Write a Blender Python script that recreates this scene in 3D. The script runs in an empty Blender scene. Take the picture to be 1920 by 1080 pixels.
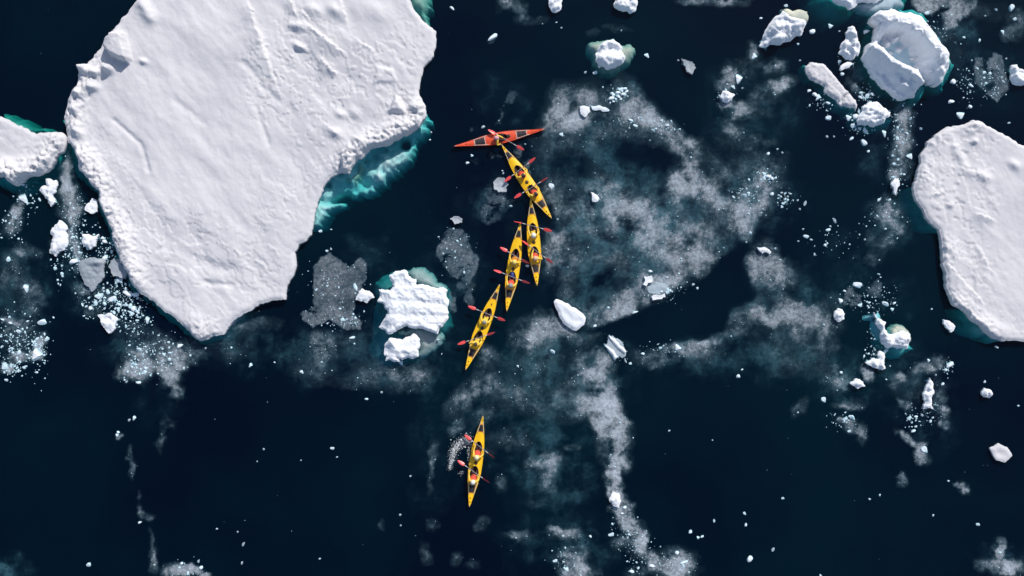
import bpy, bmesh, math, random
import numpy as np
from mathutils import Vector, Matrix, geometry

# ------------------------------------------------------------------ camera, sky, sun, exposure
S = 0.033                      # metres per photo pixel at the water
HFOV = math.radians(55.0)
CAM_H = 960 * S / math.tan(HFOV / 2)
scn = bpy.context.scene
C = scn.collection
cam_d = bpy.data.cameras.new('camera'); cam = bpy.data.objects.new('camera', cam_d); C.objects.link(cam)
cam.location = (0, 0, CAM_H); cam.rotation_euler = (0, 0, 0)
cam_d.sensor_width = 36.0; cam_d.lens = 18.0 / math.tan(HFOV / 2)
cam_d.clip_start = 0.5; cam_d.clip_end = 6000
scn.camera = cam

SUN_EL = math.radians(40.0); SUN_AZ = math.radians(29.0)      # azimuth clockwise from +Y
world = bpy.data.worlds.new('World'); scn.world = world; world.use_nodes = True
wn = world.node_tree.nodes; wl = world.node_tree.links
for n in list(wn): wn.remove(n)
sky = wn.new('ShaderNodeTexSky'); sky.sky_type = 'NISHITA'; sky.sun_disc = False
sky.sun_elevation = SUN_EL; sky.sun_rotation = SUN_AZ
bg = wn.new('ShaderNodeBackground'); bg.inputs['Strength'].default_value = 0.10
wo = wn.new('ShaderNodeOutputWorld'); wl.new(sky.outputs[0], bg.inputs[0]); wl.new(bg.outputs[0], wo.inputs[0])
sun_d = bpy.data.lights.new('sun', 'SUN'); sun_d.energy = 3.3; sun_d.angle = math.radians(0.53); sun_d.color = (1.0, 0.955, 0.90)
sun = bpy.data.objects.new('sun', sun_d); C.objects.link(sun)
sdir = Vector((math.cos(SUN_EL) * math.sin(SUN_AZ), math.cos(SUN_EL) * math.cos(SUN_AZ), math.sin(SUN_EL)))
sun.rotation_euler = (-sdir).to_track_quat('-Z', 'Y').to_euler(); sun.location = sdir * 120
scn.view_settings.view_transform = 'Standard'; scn.view_settings.look = 'None'
scn.view_settings.gamma = 1.0; scn.view_settings.use_curve_mapping = False
scn.view_settings.exposure = 0.25
scn.render.engine = 'CYCLES'
scn.cycles.transparent_max_bounces = 32
scn.cycles.max_bounces = 8

random.seed(7); rng = np.random.default_rng(7)

# ------------------------------------------------------------------ helpers
def P(px, py, z=0.0):
    k = S * (CAM_H - z) / CAM_H
    return Vector(((px - 960) * k, (540 - py) * k, z))

def Pn(pts, z=0.0):
    a = np.asarray(pts, float); k = S * (CAM_H - z) / CAM_H
    return np.stack([(a[:, 0] - 960) * k, (540 - a[:, 1]) * k], 1)

def sst(a, b, x):
    t = np.clip((x - a) / (b - a), 0, 1); return t * t * (3 - 2 * t)

def _hash(ix, iy, seed):
    h = (ix.astype(np.int64) * 374761393 + iy.astype(np.int64) * 668265263 + seed * 974634777) & 0xFFFFFFFF
    h = ((h ^ (h >> 13)) * 1274126177) & 0xFFFFFFFF
    h = ((h ^ (h >> 16)) * 2246822519) & 0xFFFFFFFF
    return (h ^ (h >> 15)) & 0xFFFFFFFF

def gn(x, y, seed=0):
    ix = np.floor(x); iy = np.floor(y); fx = x - ix; fy = y - iy
    def g(a, b):
        t = _hash(ix + a, iy + b, seed) * (2 * math.pi / 4294967296.0)
        return np.cos(t) * (fx - a) + np.sin(t) * (fy - b)
    u = fx ** 3 * (fx * (fx * 6 - 15) + 10); v = fy ** 3 * (fy * (fy * 6 - 15) + 10)
    n0 = g(0, 0) * (1 - u) + g(1, 0) * u; n1 = g(0, 1) * (1 - u) + g(1, 1) * u
    return (n0 * (1 - v) + n1 * v) * 1.5

def fbm(x, y, oct=5, seed=0, gain=0.5):
    s = 0; a = 1.0; t = 0
    for i in range(oct):
        s = s + a * gn(x, y, seed + i * 17); t += a; a *= gain; x = x * 2.03 + 11.3; y = y * 2.03 - 7.1
    return s / t

def billow(x, y, oct=4, seed=0):
    s = 0; a = 1.0; t = 0
    for i in range(oct):
        s = s + a * np.abs(gn(x, y, seed + i * 13)); t += a; a *= 0.5; x = x * 2.1 + 3.7; y = y * 2.1 + 9.2
    return 1 - 2 * s / t

def sdf(poly, x, y):
    """signed distance, positive inside"""
    n = len(poly); best = np.full(x.shape, 1e18); ins = np.zeros(x.shape, bool)
    for i in range(n):
        ax, ay = poly[i]; bx, by = poly[(i + 1) % n]
        ex, ey = bx - ax, by - ay; L = ex * ex + ey * ey + 1e-12
        wx = x - ax; wy = y - ay
        t = np.clip((wx * ex + wy * ey) / L, 0, 1)
        dx = wx - ex * t; dy = wy - ey * t
        best = np.minimum(best, dx * dx + dy * dy)
        if ay != by:
            c = ((ay > y) != (by > y)) & (x < (bx - ax) * (y - ay) / (by - ay) + ax)
            ins ^= c
    return np.where(ins, 1, -1) * np.sqrt(best)

def pldist(pl, x, y):
    best = np.full(x.shape, 1e18)
    for (ax, ay), (bx, by) in zip(pl[:-1], pl[1:]):
        ex, ey = bx - ax, by - ay; L = ex * ex + ey * ey + 1e-12
        t = np.clip(((x - ax) * ex + (y - ay) * ey) / L, 0, 1)
        best = np.minimum(best, (x - ax - ex * t) ** 2 + (y - ay - ey * t) ** 2)
    return np.sqrt(best)

def rough_poly(p, step, amp, r):
    p = [np.array(q, float) for q in p]
    for _ in range(9):
        out = []; done = True
        for i in range(len(p)):
            a = p[i]; b = p[(i + 1) % len(p)]; out.append(a); L = np.hypot(*(b - a))
            if L > step:
                done = False
                m = (a + b) / 2 + np.array([-(b - a)[1], (b - a)[0]]) * r.normal(0, amp); out.append(m)
        p = out
        if done: break
    return np.array(p)

def tag(o, label=None, cat=None, group=None, kind=None):
    if label: o['label'] = label
    if cat: o['category'] = cat
    if group: o['group'] = group
    if kind: o['kind'] = kind
    return o

def link(name, me, parent=None, loc=(0, 0, 0)):
    o = bpy.data.objects.new(name, me); C.objects.link(o); o.location = loc
    if parent is not None: o.parent = parent
    return o

def mesh(name, v, f, mats, smooth=True, midx=None):
    me = bpy.data.meshes.new(name); me.from_pydata([tuple(a) for a in v], [], [tuple(a) for a in f])
    for m in (mats if isinstance(mats, (list, tuple)) else [mats]): me.materials.append(m)
    if midx is not None: me.polygons.foreach_set('material_index', np.asarray(midx, np.int32))
    me.polygons.foreach_set('use_smooth', np.full(len(me.polygons), smooth))
    me.update(); return me

def empty(name, loc, rz=0.0):
    o = bpy.data.objects.new(name, None); C.objects.link(o); o.location = loc; o.rotation_euler = (0, 0, rz)
    o.empty_display_size = 0.2; return o

# ------------------------------------------------------------------ materials
def newmat(name):
    m = bpy.data.materials.new(name); m.use_nodes = True
    nt = m.node_tree
    for n in list(nt.nodes): nt.nodes.remove(n)
    out = nt.nodes.new('ShaderNodeOutputMaterial')
    return m, nt, nt.nodes, nt.links, out

def node(nt, t, **kw):
    n = nt.nodes.new(t)
    for k, v in kw.items():
        if k.startswith('i_'): n.inputs[k[2:].replace('_', ' ')].default_value = v
        else: setattr(n, k, v)
    return n

def math_n(nt, op, a, b=None, clamp=False):
    n = nt.nodes.new('ShaderNodeMath'); n.operation = op; n.use_clamp = clamp
    for i, v in enumerate((a, b)):
        if v is None: continue
        if hasattr(v, 'links'): nt.links.new(v, n.inputs[i])
        else: n.inputs[i].default_value = v
    return n.outputs[0]

def mixc(nt, fac, a, b):
    n = nt.nodes.new('ShaderNodeMix'); n.data_type = 'RGBA'
    for i, v in ((0, fac), (6, a), (7, b)):
        if hasattr(v, 'links'): nt.links.new(v, n.inputs[i])
        else: n.inputs[i].default_value = v
    return n.outputs[2]

def ramp(nt, x, a, b):
    n = nt.nodes.new('ShaderNodeMapRange'); n.interpolation_type = 'SMOOTHSTEP'
    n.inputs[1].default_value = a; n.inputs[2].default_value = b
    nt.links.new(x, n.inputs[0]); return n.outputs[0]

def snow_mat(name, col, dirt, ice=(0.46, 0.68, 0.76, 1), bump=1.0, fine=1.0):
    m, nt, N, L, out = newmat(name)
    geo = node(nt, 'ShaderNodeNewGeometry')
    sep = node(nt, 'ShaderNodeSeparateXYZ'); L.new(geo.outputs['Position'], sep.inputs[0])
    n1 = node(nt, 'ShaderNodeTexNoise', i_Scale=0.35, i_Detail=5.0); L.new(geo.outputs['Position'], n1.inputs['Vector'])
    mp = node(nt, 'ShaderNodeMapping'); mp.inputs['Rotation'].default_value = (0, 0, math.radians(-38)); mp.inputs['Scale'].default_value = (2.6, 0.9, 1.5)
    L.new(geo.outputs['Position'], mp.inputs[0])
    n2 = node(nt, 'ShaderNodeTexNoise', i_Scale=1.0 * fine, i_Detail=9.0, i_Roughness=0.55); L.new(mp.outputs[0], n2.inputs['Vector'])
    n3 = node(nt, 'ShaderNodeTexNoise', i_Scale=7.0 * fine, i_Detail=6.0, i_Roughness=0.65); L.new(geo.outputs['Position'], n3.inputs['Vector'])
    c = mixc(nt, ramp(nt, n1.outputs[0], 0.40, 0.66), col, dirt)
    wz = math_n(nt, 'ADD', sep.outputs[2], math_n(nt, 'MULTIPLY', math_n(nt, 'SUBTRACT', n3.outputs[0], 0.5), 0.16))
    c = mixc(nt, ramp(nt, wz, 0.16, 0.0), c, ice)
    b1 = node(nt, 'ShaderNodeBump', i_Strength=0.30 * bump, i_Distance=0.05); L.new(n2.outputs[0], b1.inputs['Height'])
    b2 = node(nt, 'ShaderNodeBump', i_Strength=0.40 * bump, i_Distance=0.035); L.new(n3.outputs[0], b2.inputs['Height']); L.new(b1.outputs[0], b2.inputs['Normal'])
    p = node(nt, 'ShaderNodeBsdfPrincipled', i_Roughness=0.72); p.inputs['Specular IOR Level'].default_value = 0.25
    L.new(c, p.inputs['Base Color']); L.new(b2.outputs[0], p.inputs['Normal']); L.new(p.outputs[0], out.inputs[0])
    return m

SNOW = snow_mat('floe_snow', (0.645, 0.63, 0.645, 1), (0.60, 0.588, 0.61, 1))
CRUMB = snow_mat('crumbly_ice', (0.84, 0.85, 0.88, 1), (0.74, 0.77, 0.81, 1), bump=1.3, fine=1.4)
GREY = snow_mat('wet_grey_ice', (0.40, 0.43, 0.47, 1), (0.28, 0.32, 0.36, 1), ice=(0.34, 0.44, 0.50, 1), bump=1.0, fine=1.4)

def under_mat(name, a, b):
    m, nt, N, L, out = newmat(name)
    geo = node(nt, 'ShaderNodeNewGeometry')
    n1 = node(nt, 'ShaderNodeTexNoise', i_Scale=0.8, i_Detail=7.0, i_Roughness=0.6); L.new(geo.outputs['Position'], n1.inputs['Vector'])
    c = mixc(nt, ramp(nt, n1.outputs[0], 0.38, 0.62), a, b)
    p = node(nt, 'ShaderNodeBsdfPrincipled', i_Roughness=0.8); L.new(c, p.inputs['Base Color'])
    bm_ = node(nt, 'ShaderNodeBump', i_Strength=0.7, i_Distance=0.2); L.new(n1.outputs[0], bm_.inputs['Height']); L.new(bm_.outputs[0], p.inputs['Normal'])
    L.new(p.outputs[0], out.inputs[0]); return m

UNDER = under_mat('submerged_ice', (0.78, 0.86, 0.86, 1), (0.55, 0.70, 0.70, 1))
ALGAE = under_mat('algae_ice', (0.58, 0.58, 0.47, 1), (0.42, 0.45, 0.38, 1))

PALE = under_mat('pale_submerged_ice', (0.52, 0.54, 0.52, 1), (0.36, 0.40, 0.39, 1))
DULL = under_mat('dull_submerged_ice', (0.34, 0.40, 0.42, 1), (0.24, 0.29, 0.31, 1))

def plain(name, col, rough=0.45, var=0.12, scale=6.0, bump=0.0, spec=0.5):
    m, nt, N, L, out = newmat(name)
    tc = node(nt, 'ShaderNodeTexCoord')
    n1 = node(nt, 'ShaderNodeTexNoise', i_Scale=scale, i_Detail=5.0); L.new(tc.outputs['Object'], n1.inputs['Vector'])
    d = tuple(c * (1 - var) for c in col[:3]) + (1,)
    c = mixc(nt, ramp(nt, n1.outputs[0], 0.35, 0.65), tuple(col[:3]) + (1,), d)
    p = node(nt, 'ShaderNodeBsdfPrincipled', i_Roughness=rough); p.inputs['Specular IOR Level'].default_value = spec
    L.new(c, p.inputs['Base Color'])
    if bump:
        b = node(nt, 'ShaderNodeBump', i_Strength=bump, i_Distance=0.01); L.new(n1.outputs[0], b.inputs['Height']); L.new(b.outputs[0], p.inputs['Normal'])
    L.new(p.outputs[0], out.inputs[0]); return m

M = dict(
    yellow=plain('yellow_gelcoat', (1.0, 0.57, 0.012), 0.35, 0.10, 3),
    red=plain('red_gelcoat', (0.82, 0.095, 0.035), 0.35, 0.15, 3),
    seam=plain('orange_seam', (0.72, 0.20, 0.015), 0.5),
    black=plain('black_rubber', (0.022, 0.020, 0.026), 0.6, 0.3, 14, 0.3),
    tub=plain('dark_cockpit', (0.030, 0.014, 0.014), 0.7, 0.3),
    line=plain('pale_deck_line', (0.62, 0.58, 0.50), 0.6),
    hatch=plain('brown_hatch', (0.07, 0.035, 0.012), 0.5),
    blade=plain('coral_red_blade', (0.74, 0.075, 0.075), 0.35, 0.08),
    shaft=plain('grey_shaft', (0.26, 0.27, 0.30), 0.4),
    sleeve=plain('white_shaft_sleeve', (0.66, 0.62, 0.62), 0.5),
    jacket=plain('yellow_jacket', (0.92, 0.60, 0.07), 0.75, 0.18, 9, 0.5),
    trousers=plain('maroon_trousers', (0.055, 0.022, 0.022), 0.8, 0.3, 9, 0.4),
    greytrousers=plain('grey_trousers', (0.16, 0.14, 0.15), 0.8, 0.3, 9, 0.4),
    pfd=plain('red_vest', (0.80, 0.085, 0.05), 0.75, 0.2, 12, 0.5),
    pfdorange=plain('orange_vest', (0.70, 0.25, 0.03), 0.75, 0.2, 12, 0.5),
    skin=plain('skin', (0.55, 0.33, 0.25), 0.55, 0.1),
    eye=plain('eye', (0.02, 0.015, 0.012), 0.2),
    hatwhite=plain('white_hat', (0.80, 0.77, 0.68), 0.8, 0.1, 14, 0.4),
    hatcream=plain('cream_hat', (0.78, 0.68, 0.42), 0.8, 0.1, 14, 0.4),
    hatyellow=plain('yellow_cap', (0.82, 0.60, 0.16), 0.8, 0.1, 14, 0.4),
    hatpink=plain('pink_hat', (0.66, 0.32, 0.36), 0.8, 0.15, 14, 0.4),
    hatgrey=plain('grey_hat', (0.30, 0.30, 0.28), 0.8, 0.15, 14, 0.4),
    hatdark=plain('dark_hair', (0.045, 0.035, 0.038), 0.7, 0.3, 20, 0.4),
    hatbrown=plain('brown_hair', (0.11, 0.06, 0.045), 0.7, 0.3, 20, 0.4),
    hatpeach=plain('peach_hat', (0.68, 0.42, 0.27), 0.8, 0.15, 14, 0.4),
    blue=plain('blue_bag', (0.03, 0.06, 0.30), 0.5, 0.3, 10, 0.4),
)

# water: clear absorbing sea with a little navy back-scatter at the surface
m, nt, N, L, out = newmat('sea_water'); WATER = m
geo = node(nt, 'ShaderNodeNewGeometry')
n1 = node(nt, 'ShaderNodeTexNoise', i_Scale=1.6, i_Detail=5.0); L.new(geo.outputs['Position'], n1.inputs['Vector'])
bmp = node(nt, 'ShaderNodeBump', i_Strength=0.5, i_Distance=0.03); L.new(n1.outputs[0], bmp.inputs['Height'])
n2 = node(nt, 'ShaderNodeTexNoise', i_Scale=0.07, i_Detail=5.0); L.new(geo.outputs['Position'], n2.inputs['Vector'])
tr = node(nt, 'ShaderNodeBsdfTransparent')
df = node(nt, 'ShaderNodeBsdfDiffuse')
L.new(mixc(nt, ramp(nt, n2.outputs[0], 0.35, 0.68), (0.0, 0.028, 0.105, 1), (0.0, 0.080, 0.150, 1)), df.inputs[0])
mx = node(nt, 'ShaderNodeMixShader'); mx.inputs[0].default_value = 0.10
L.new(tr.outputs[0], mx.inputs[1]); L.new(df.outputs[0], mx.inputs[2])
gl = node(nt, 'ShaderNodeBsdfGlossy', i_Roughness=0.06); L.new(bmp.outputs[0], gl.inputs['Normal'])
vm = node(nt, 'ShaderNodeVectorMath', operation='DOT_PRODUCT'); L.new(geo.outputs['Incoming'], vm.inputs[0]); L.new(bmp.outputs[0], vm.inputs[1])
fr = math_n(nt, 'ADD', 0.02, math_n(nt, 'MULTIPLY', 0.98, math_n(nt, 'POWER', math_n(nt, 'SUBTRACT', 1.0, math_n(nt, 'ABSOLUTE', vm.outputs['Value']), True), 5.0)), True)
mx2 = node(nt, 'ShaderNodeMixShader'); L.new(fr, mx2.inputs[0]); L.new(mx.outputs[0], mx2.inputs[1]); L.new(gl.outputs[0], mx2.inputs[2])
L.new(mx2.outputs[0], out.inputs['Surface'])
va = node(nt, 'ShaderNodeVolumeAbsorption'); va.inputs['Color'].default_value = (0.22, 0.835, 0.83, 1); va.inputs['Density'].default_value = 1.0
L.new(va.outputs[0], out.inputs['Volume'])

def slush_mat(name, col, thin, gain, top, crisp=False):
    m, nt, N, L, out = newmat(name)
    at = node(nt, 'ShaderNodeAttribute'); at.attribute_name = 'slush_cover'
    geo = node(nt, 'ShaderNodeNewGeometry')
    n1 = node(nt, 'ShaderNodeTexNoise', i_Scale=0.9, i_Detail=9.0, i_Roughness=0.60); n1.inputs['Distortion'].default_value = 0.5
    n2 = node(nt, 'ShaderNodeTexNoise', i_Scale=4.5, i_Detail=6.0, i_Roughness=0.68)
    for n in (n1, n2): L.new(geo.outputs['Position'], n.inputs['Vector'])
    n3 = node(nt, 'ShaderNodeTexNoise', i_Scale=17.0, i_Detail=3.0, i_Roughness=0.7); L.new(geo.outputs['Position'], n3.inputs['Vector'])
    er = math_n(nt, 'ADD', at.outputs['Fac'], math_n(nt, 'MULTIPLY', math_n(nt, 'SUBTRACT', n1.outputs[0], 0.5), 1.5))
    er = math_n(nt, 'ADD', er, math_n(nt, 'MULTIPLY', math_n(nt, 'SUBTRACT', n2.outputs[0], 0.5), 0.5))
    k = math_n(nt, 'ADD', 0.0 if crisp else 0.20, math_n(nt, 'MULTIPLY', ramp(nt, er, *((0.05, 0.22) if crisp else (-0.05, 0.85))), 0.95))
    k2 = math_n(nt, 'ADD', 0.62, math_n(nt, 'MULTIPLY', ramp(nt, n2.outputs[0], 0.34, 0.66), 0.58))
    k2 = math_n(nt, 'MULTIPLY', k2, math_n(nt, 'ADD', 0.86, math_n(nt, 'MULTIPLY', ramp(nt, n3.outputs[0], 0.54, 0.72), 0.25 if crisp else 0.6)))
    cv = math_n(nt, 'POWER', at.outputs['Fac'], 0.85)
    a = math_n(nt, 'MULTIPLY', math_n(nt, 'MULTIPLY', cv, gain), math_n(nt, 'MULTIPLY', k, k2))
    a = math_n(nt, 'MINIMUM', a, top)
    d = node(nt, 'ShaderNodeBsdfDiffuse'); L.new(mixc(nt, ramp(nt, a, 0.02, 0.34), thin, col), d.inputs[0])
    b = node(nt, 'ShaderNodeBump', i_Strength=0.5, i_Distance=0.05); L.new(n2.outputs[0], b.inputs['Height']); L.new(b.outputs[0], d.inputs['Normal'])
    t = node(nt, 'ShaderNodeBsdfTransparent'); mx = node(nt, 'ShaderNodeMixShader')
    L.new(a, mx.inputs[0]); L.new(t.outputs[0], mx.inputs[1]); L.new(d.outputs[0], mx.inputs[2]); L.new(mx.outputs[0], out.inputs[0])
    return m
SLUSH = slush_mat('slush', (0.58, 0.655, 0.73, 1), (0.28, 0.50, 0.60, 1), 0.54, 0.8)
PAN = slush_mat('slush_pan_ice', (0.54, 0.60, 0.67, 1), (0.28, 0.46, 0.56, 1), 0.58, 0.7, True)
DEEPSLUSH = slush_mat('sunken_slush', (0.46, 0.58, 0.68, 1), (0.36, 0.50, 0.66, 1), 0.21, 0.45)

# ------------------------------------------------------------------ water and seabed
def box(name, x, y, z0, z1, mat):
    v = [(sx * x, sy * y, z) for z in (z0, z1) for sx, sy in ((-1, -1), (1, -1), (1, 1), (-1, 1))]
    f = [(3, 2, 1, 0), (4, 5, 6, 7), (0, 1, 5, 4), (1, 2, 6, 5), (2, 3, 7, 6), (3, 0, 4, 7)]
    return link(name, mesh(name, v, f, mat, False))
tag(box('sea_water', 2500, 2500, -26, 0, WATER), kind='structure')
seabed_mat = plain('seabed', (0.02, 0.025, 0.03), 0.9)
tag(link('seabed', mesh('seabed', [(-2600, -2600, -25), (2600, -2600, -25), (2600, 2600, -25), (-2600, 2600, -25)], [(0, 1, 2, 3)], seabed_mat)), kind='structure')

# ------------------------------------------------------------------ ice builder
def ice(name, pts, label=None, cat='ice floe', top=0.5, rim=0.32, bevel=0.3, cell=0.12, rough=0.04, rs=1.0, lump=0.0, ls=1.6, band=1.2,
        feats=(), mat=None, parent=None, group=None, depth=-1.4, foot=0.04, edge=0.10, seed=1, wave=0.0, terr=0.0, raw=False, lz=None):
    mat = mat or SNOW
    r = np.random.default_rng(seed)
    zt = max(rim, 0) if parent is None else rim
    w = Pn(pts, zt)
    if raw: poly = w
    else: poly = rough_poly(w, cell * 1.25, edge, r)
    c0 = w.mean(0)
    lo = poly.min(0); hi = poly.max(0)
    gx, gy = np.meshgrid(np.arange(lo[0], hi[0], cell), np.arange(lo[1], hi[1], cell))
    gx = (gx + r.uniform(-.3, .3, gx.shape) * cell).ravel(); gy = (gy + r.uniform(-.3, .3, gy.shape) * cell).ravel()
    d = sdf(poly, gx, gy); k = d > cell * 0.55
    px = np.concatenate([poly[:, 0], gx[k]]); py = np.concatenate([poly[:, 1], gy[k]])
    n = len(poly)
    res = geometry.delaunay_2d_cdt([Vector((a, b)) for a, b in zip(px, py)], [(i, (i + 1) % n) for i in range(n)], [], 0, 1e-5, False)
    V = np.array([(a.x, a.y) for a in res[0]]); T = np.array([t for t in res[2] if len(t) == 3])
    gc = V[T].mean(1); T = T[sdf(poly, gc[:, 0], gc[:, 1]) > 0]
    ar = (V[T[:, 1], 0] - V[T[:, 0], 0]) * (V[T[:, 2], 1] - V[T[:, 0], 1]) - (V[T[:, 2], 0] - V[T[:, 0], 0]) * (V[T[:, 1], 1] - V[T[:, 0], 1])
    T[ar < 0] = T[ar < 0][:, ::-1]
    x, y = V[:, 0], V[:, 1]
    dd = np.maximum(sdf(poly, x, y), 0)
    h = rim + (top - rim) * np.sqrt(sst(0, bevel, dd))
    X = x / S; Y = -y / S
    rx = x * 0.79 + y * 0.62; ry = -x * 0.62 + y * 0.79
    h = h + rough * (fbm(rx * 1.1 * rs, ry * 0.45 * rs, 5, seed) * 1.6 + 0.5 * fbm(x * 2.2 * rs, y * 2.2 * rs, 4, seed + 5)) * sst(0, bevel * 1.5, dd)
    if terr:
        q = 4.5 * fbm(rx * 0.42 + 0.25 * fbm(x * 1.4, y * 1.4, 3, seed + 51), ry * 0.16 + 0.25 * fbm(x * 1.4, y * 1.4, 3, seed + 52), 4, seed + 31)
        fq = q - np.floor(q); h = h + terr * (np.floor(q) + sst(0, 0.16, fq) - 0.85 * fq) * sst(-0.25, 0.35, fbm(x * 0.13, y * 0.13, 2, seed + 33)) * sst(0.1, 0.8, dd)
    if wave: h = h + wave * fbm(rx * 0.28, ry * 0.15, 3, seed + 9) * sst(0, 2.5, dd)
    lw = 1.0
    if lz is not None:
        kq = CAM_H / (CAM_H - max(zt, 0)); lw = 0.08 + np.clip(sum(np.exp(-(((x / S * kq + 960) - a) ** 2 + ((540 - y / S * kq) - b_) ** 2) / r_ ** 2) for a, b_, r_ in lz), 0, 1)
    if lump: h = h + lw * lump * (0.45 + billow(x * ls, y * ls, 4, seed + 3)) * (1 - 0.9 * sst(band * 0.35, band, dd)) * (0.25 + 0.75 * sst(0, 0.18, dd))
    kk = CAM_H / (CAM_H - max(zt, 0)); fxp = X * kk + 960; fyp = Y * kk + 540        # photo pixels
    for f in feats:
        if f[0] == 'b':
            _, bx, by, brx, bry, rot, bh = f; a = math.radians(rot)
            ux = (fxp - bx) * math.cos(a) + (fyp - by) * math.sin(a); uy = -(fxp - bx) * math.sin(a) + (fyp - by) * math.cos(a)
            h = h + bh * np.exp(-1.6 * ((ux / brx) ** 2 + (uy / bry) ** 2))
        elif f[0] == 'p':
            _, pl, bh, e = f
            q = sdf(np.array(pl, float), fxp + 2.5 * fbm(fxp / 9, fyp / 9, 2, 3), fyp + 2.5 * fbm(fxp / 9, fyp / 9, 2, 8)) * S
            h = h + bh * sst(0, e, q)
        elif f[0] == 'r':
            _, pl, wd, bh = f
            q = pldist(pl, fxp + 3 * fbm(fxp / 14, fyp / 14, 3, 5), fyp + 3 * fbm(fxp / 14, fyp / 14, 3, 6)) * S
            h = h + bh * np.exp(-(q / wd) ** 2)
        elif f[0] == 's':     # one-sided step: high on the right of the line's travel
            _, pl, wd, bh = f
            wx = fxp + 4 * fbm(fxp / 16, fyp / 16, 3, 15); wy = fyp + 4 * fbm(fxp / 16, fyp / 16, 3, 16)
            q = pldist(pl, wx, wy) * S
            (ax, ay), (bx, by) = pl[0], pl[-1]
            side = np.sign((bx - ax) * (wy - ay) - (by - ay) * (wx - ax))
            mid = np.hypot(wx - (ax + bx) / 2, wy - (ay + by) / 2) / (np.hypot(bx - ax, by - ay) * 0.62)
            h = h + bh * np.exp(-(q / wd)) * (side > 0) * np.exp(-mid ** 4)
    if parent is None: h = np.maximum(h, 0.05)
    # boundary edges and skirt
    E = np.concatenate([T[:, [0, 1]], T[:, [1, 2]], T[:, [2, 0]]]); key = np.sort(E, 1)
    _, inv, cnt = np.unique(key, axis=0, return_inverse=True, return_counts=True); inv = inv.ravel()
    B = E[cnt[inv] == 1]
    nv = np.zeros((len(V), 2)); dv = V[B[:, 1]] - V[B[:, 0]]; en = np.stack([dv[:, 1], -dv[:, 0]], 1); en /= np.linalg.norm(en, axis=1, keepdims=True) + 1e-9
    for _ in range(3):
        nv[:] = 0; np.add.at(nv, B[:, 0], en); np.add.at(nv, B[:, 1], en)
        nv /= np.linalg.norm(nv, axis=1, keepdims=True) + 1e-9
        en = (nv[B[:, 0]] + nv[B[:, 1]]) / 2
    bid = np.unique(B); mapb = -np.ones(len(V), int); mapb[bid] = np.arange(len(bid))
    hb = h[bid]
    nz = fbm(V[bid, 0] * 1.7, V[bid, 1] * 1.7, 3, seed + 21)
    if parent is None:
        ext = min(hi - lo); depth = max(depth, -0.30 * ext); inn = -min(0.45, 0.20 * ext)
        rings = [(hb, 0.0 * nz), (hb * 0.45, 0.02 + 0.05 * nz), (hb * 0 + 0.0, 0.00 + 0.03 * nz), (hb * 0 - 0.12, inn * 0.35 + foot * nz), (hb * 0 + max(-0.5, depth * .6), inn + 0.03 * nz), (hb * 0 + depth, inn * 1.3 + 0 * nz)]
    else:
        rings = [(hb - 0.6, 0.10 + 0.15 * nz), (hb + depth, 0.0 * nz)]
    allv = [np.column_stack([V - c0, h])]; faces = [tuple(t) for t in T.tolist()]
    prev = np.arange(len(V)); off = len(V)
    for rz, ro in rings:
        q = V[bid] + nv[bid] * np.asarray(ro)[:, None] - c0
        allv.append(np.column_stack([q, rz])); cur = np.full(len(V), -1); cur[bid] = off + np.arange(len(bid)); off += len(bid)
        faces += [(int(b), int(a), int(c), int(e)) for a, b, c, e in zip(prev[B[:, 0]], prev[B[:, 1]], cur[B[:, 0]], cur[B[:, 1]])]
        prev = cur
    faces = [f if len(f) == 3 else (f[1], f[0], f[3], f[2])[::-1] for f in faces]
    me = mesh(name, np.concatenate(allv), faces, mat, True)
    o = link(name, me, None, (c0[0], c0[1], 0))
    if parent is not None:
        o.parent = parent; o.location = (c0[0] - parent.location.x, c0[1] - parent.location.y, 0)
    else: tag(o, label, cat, group)
    return o

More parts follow.
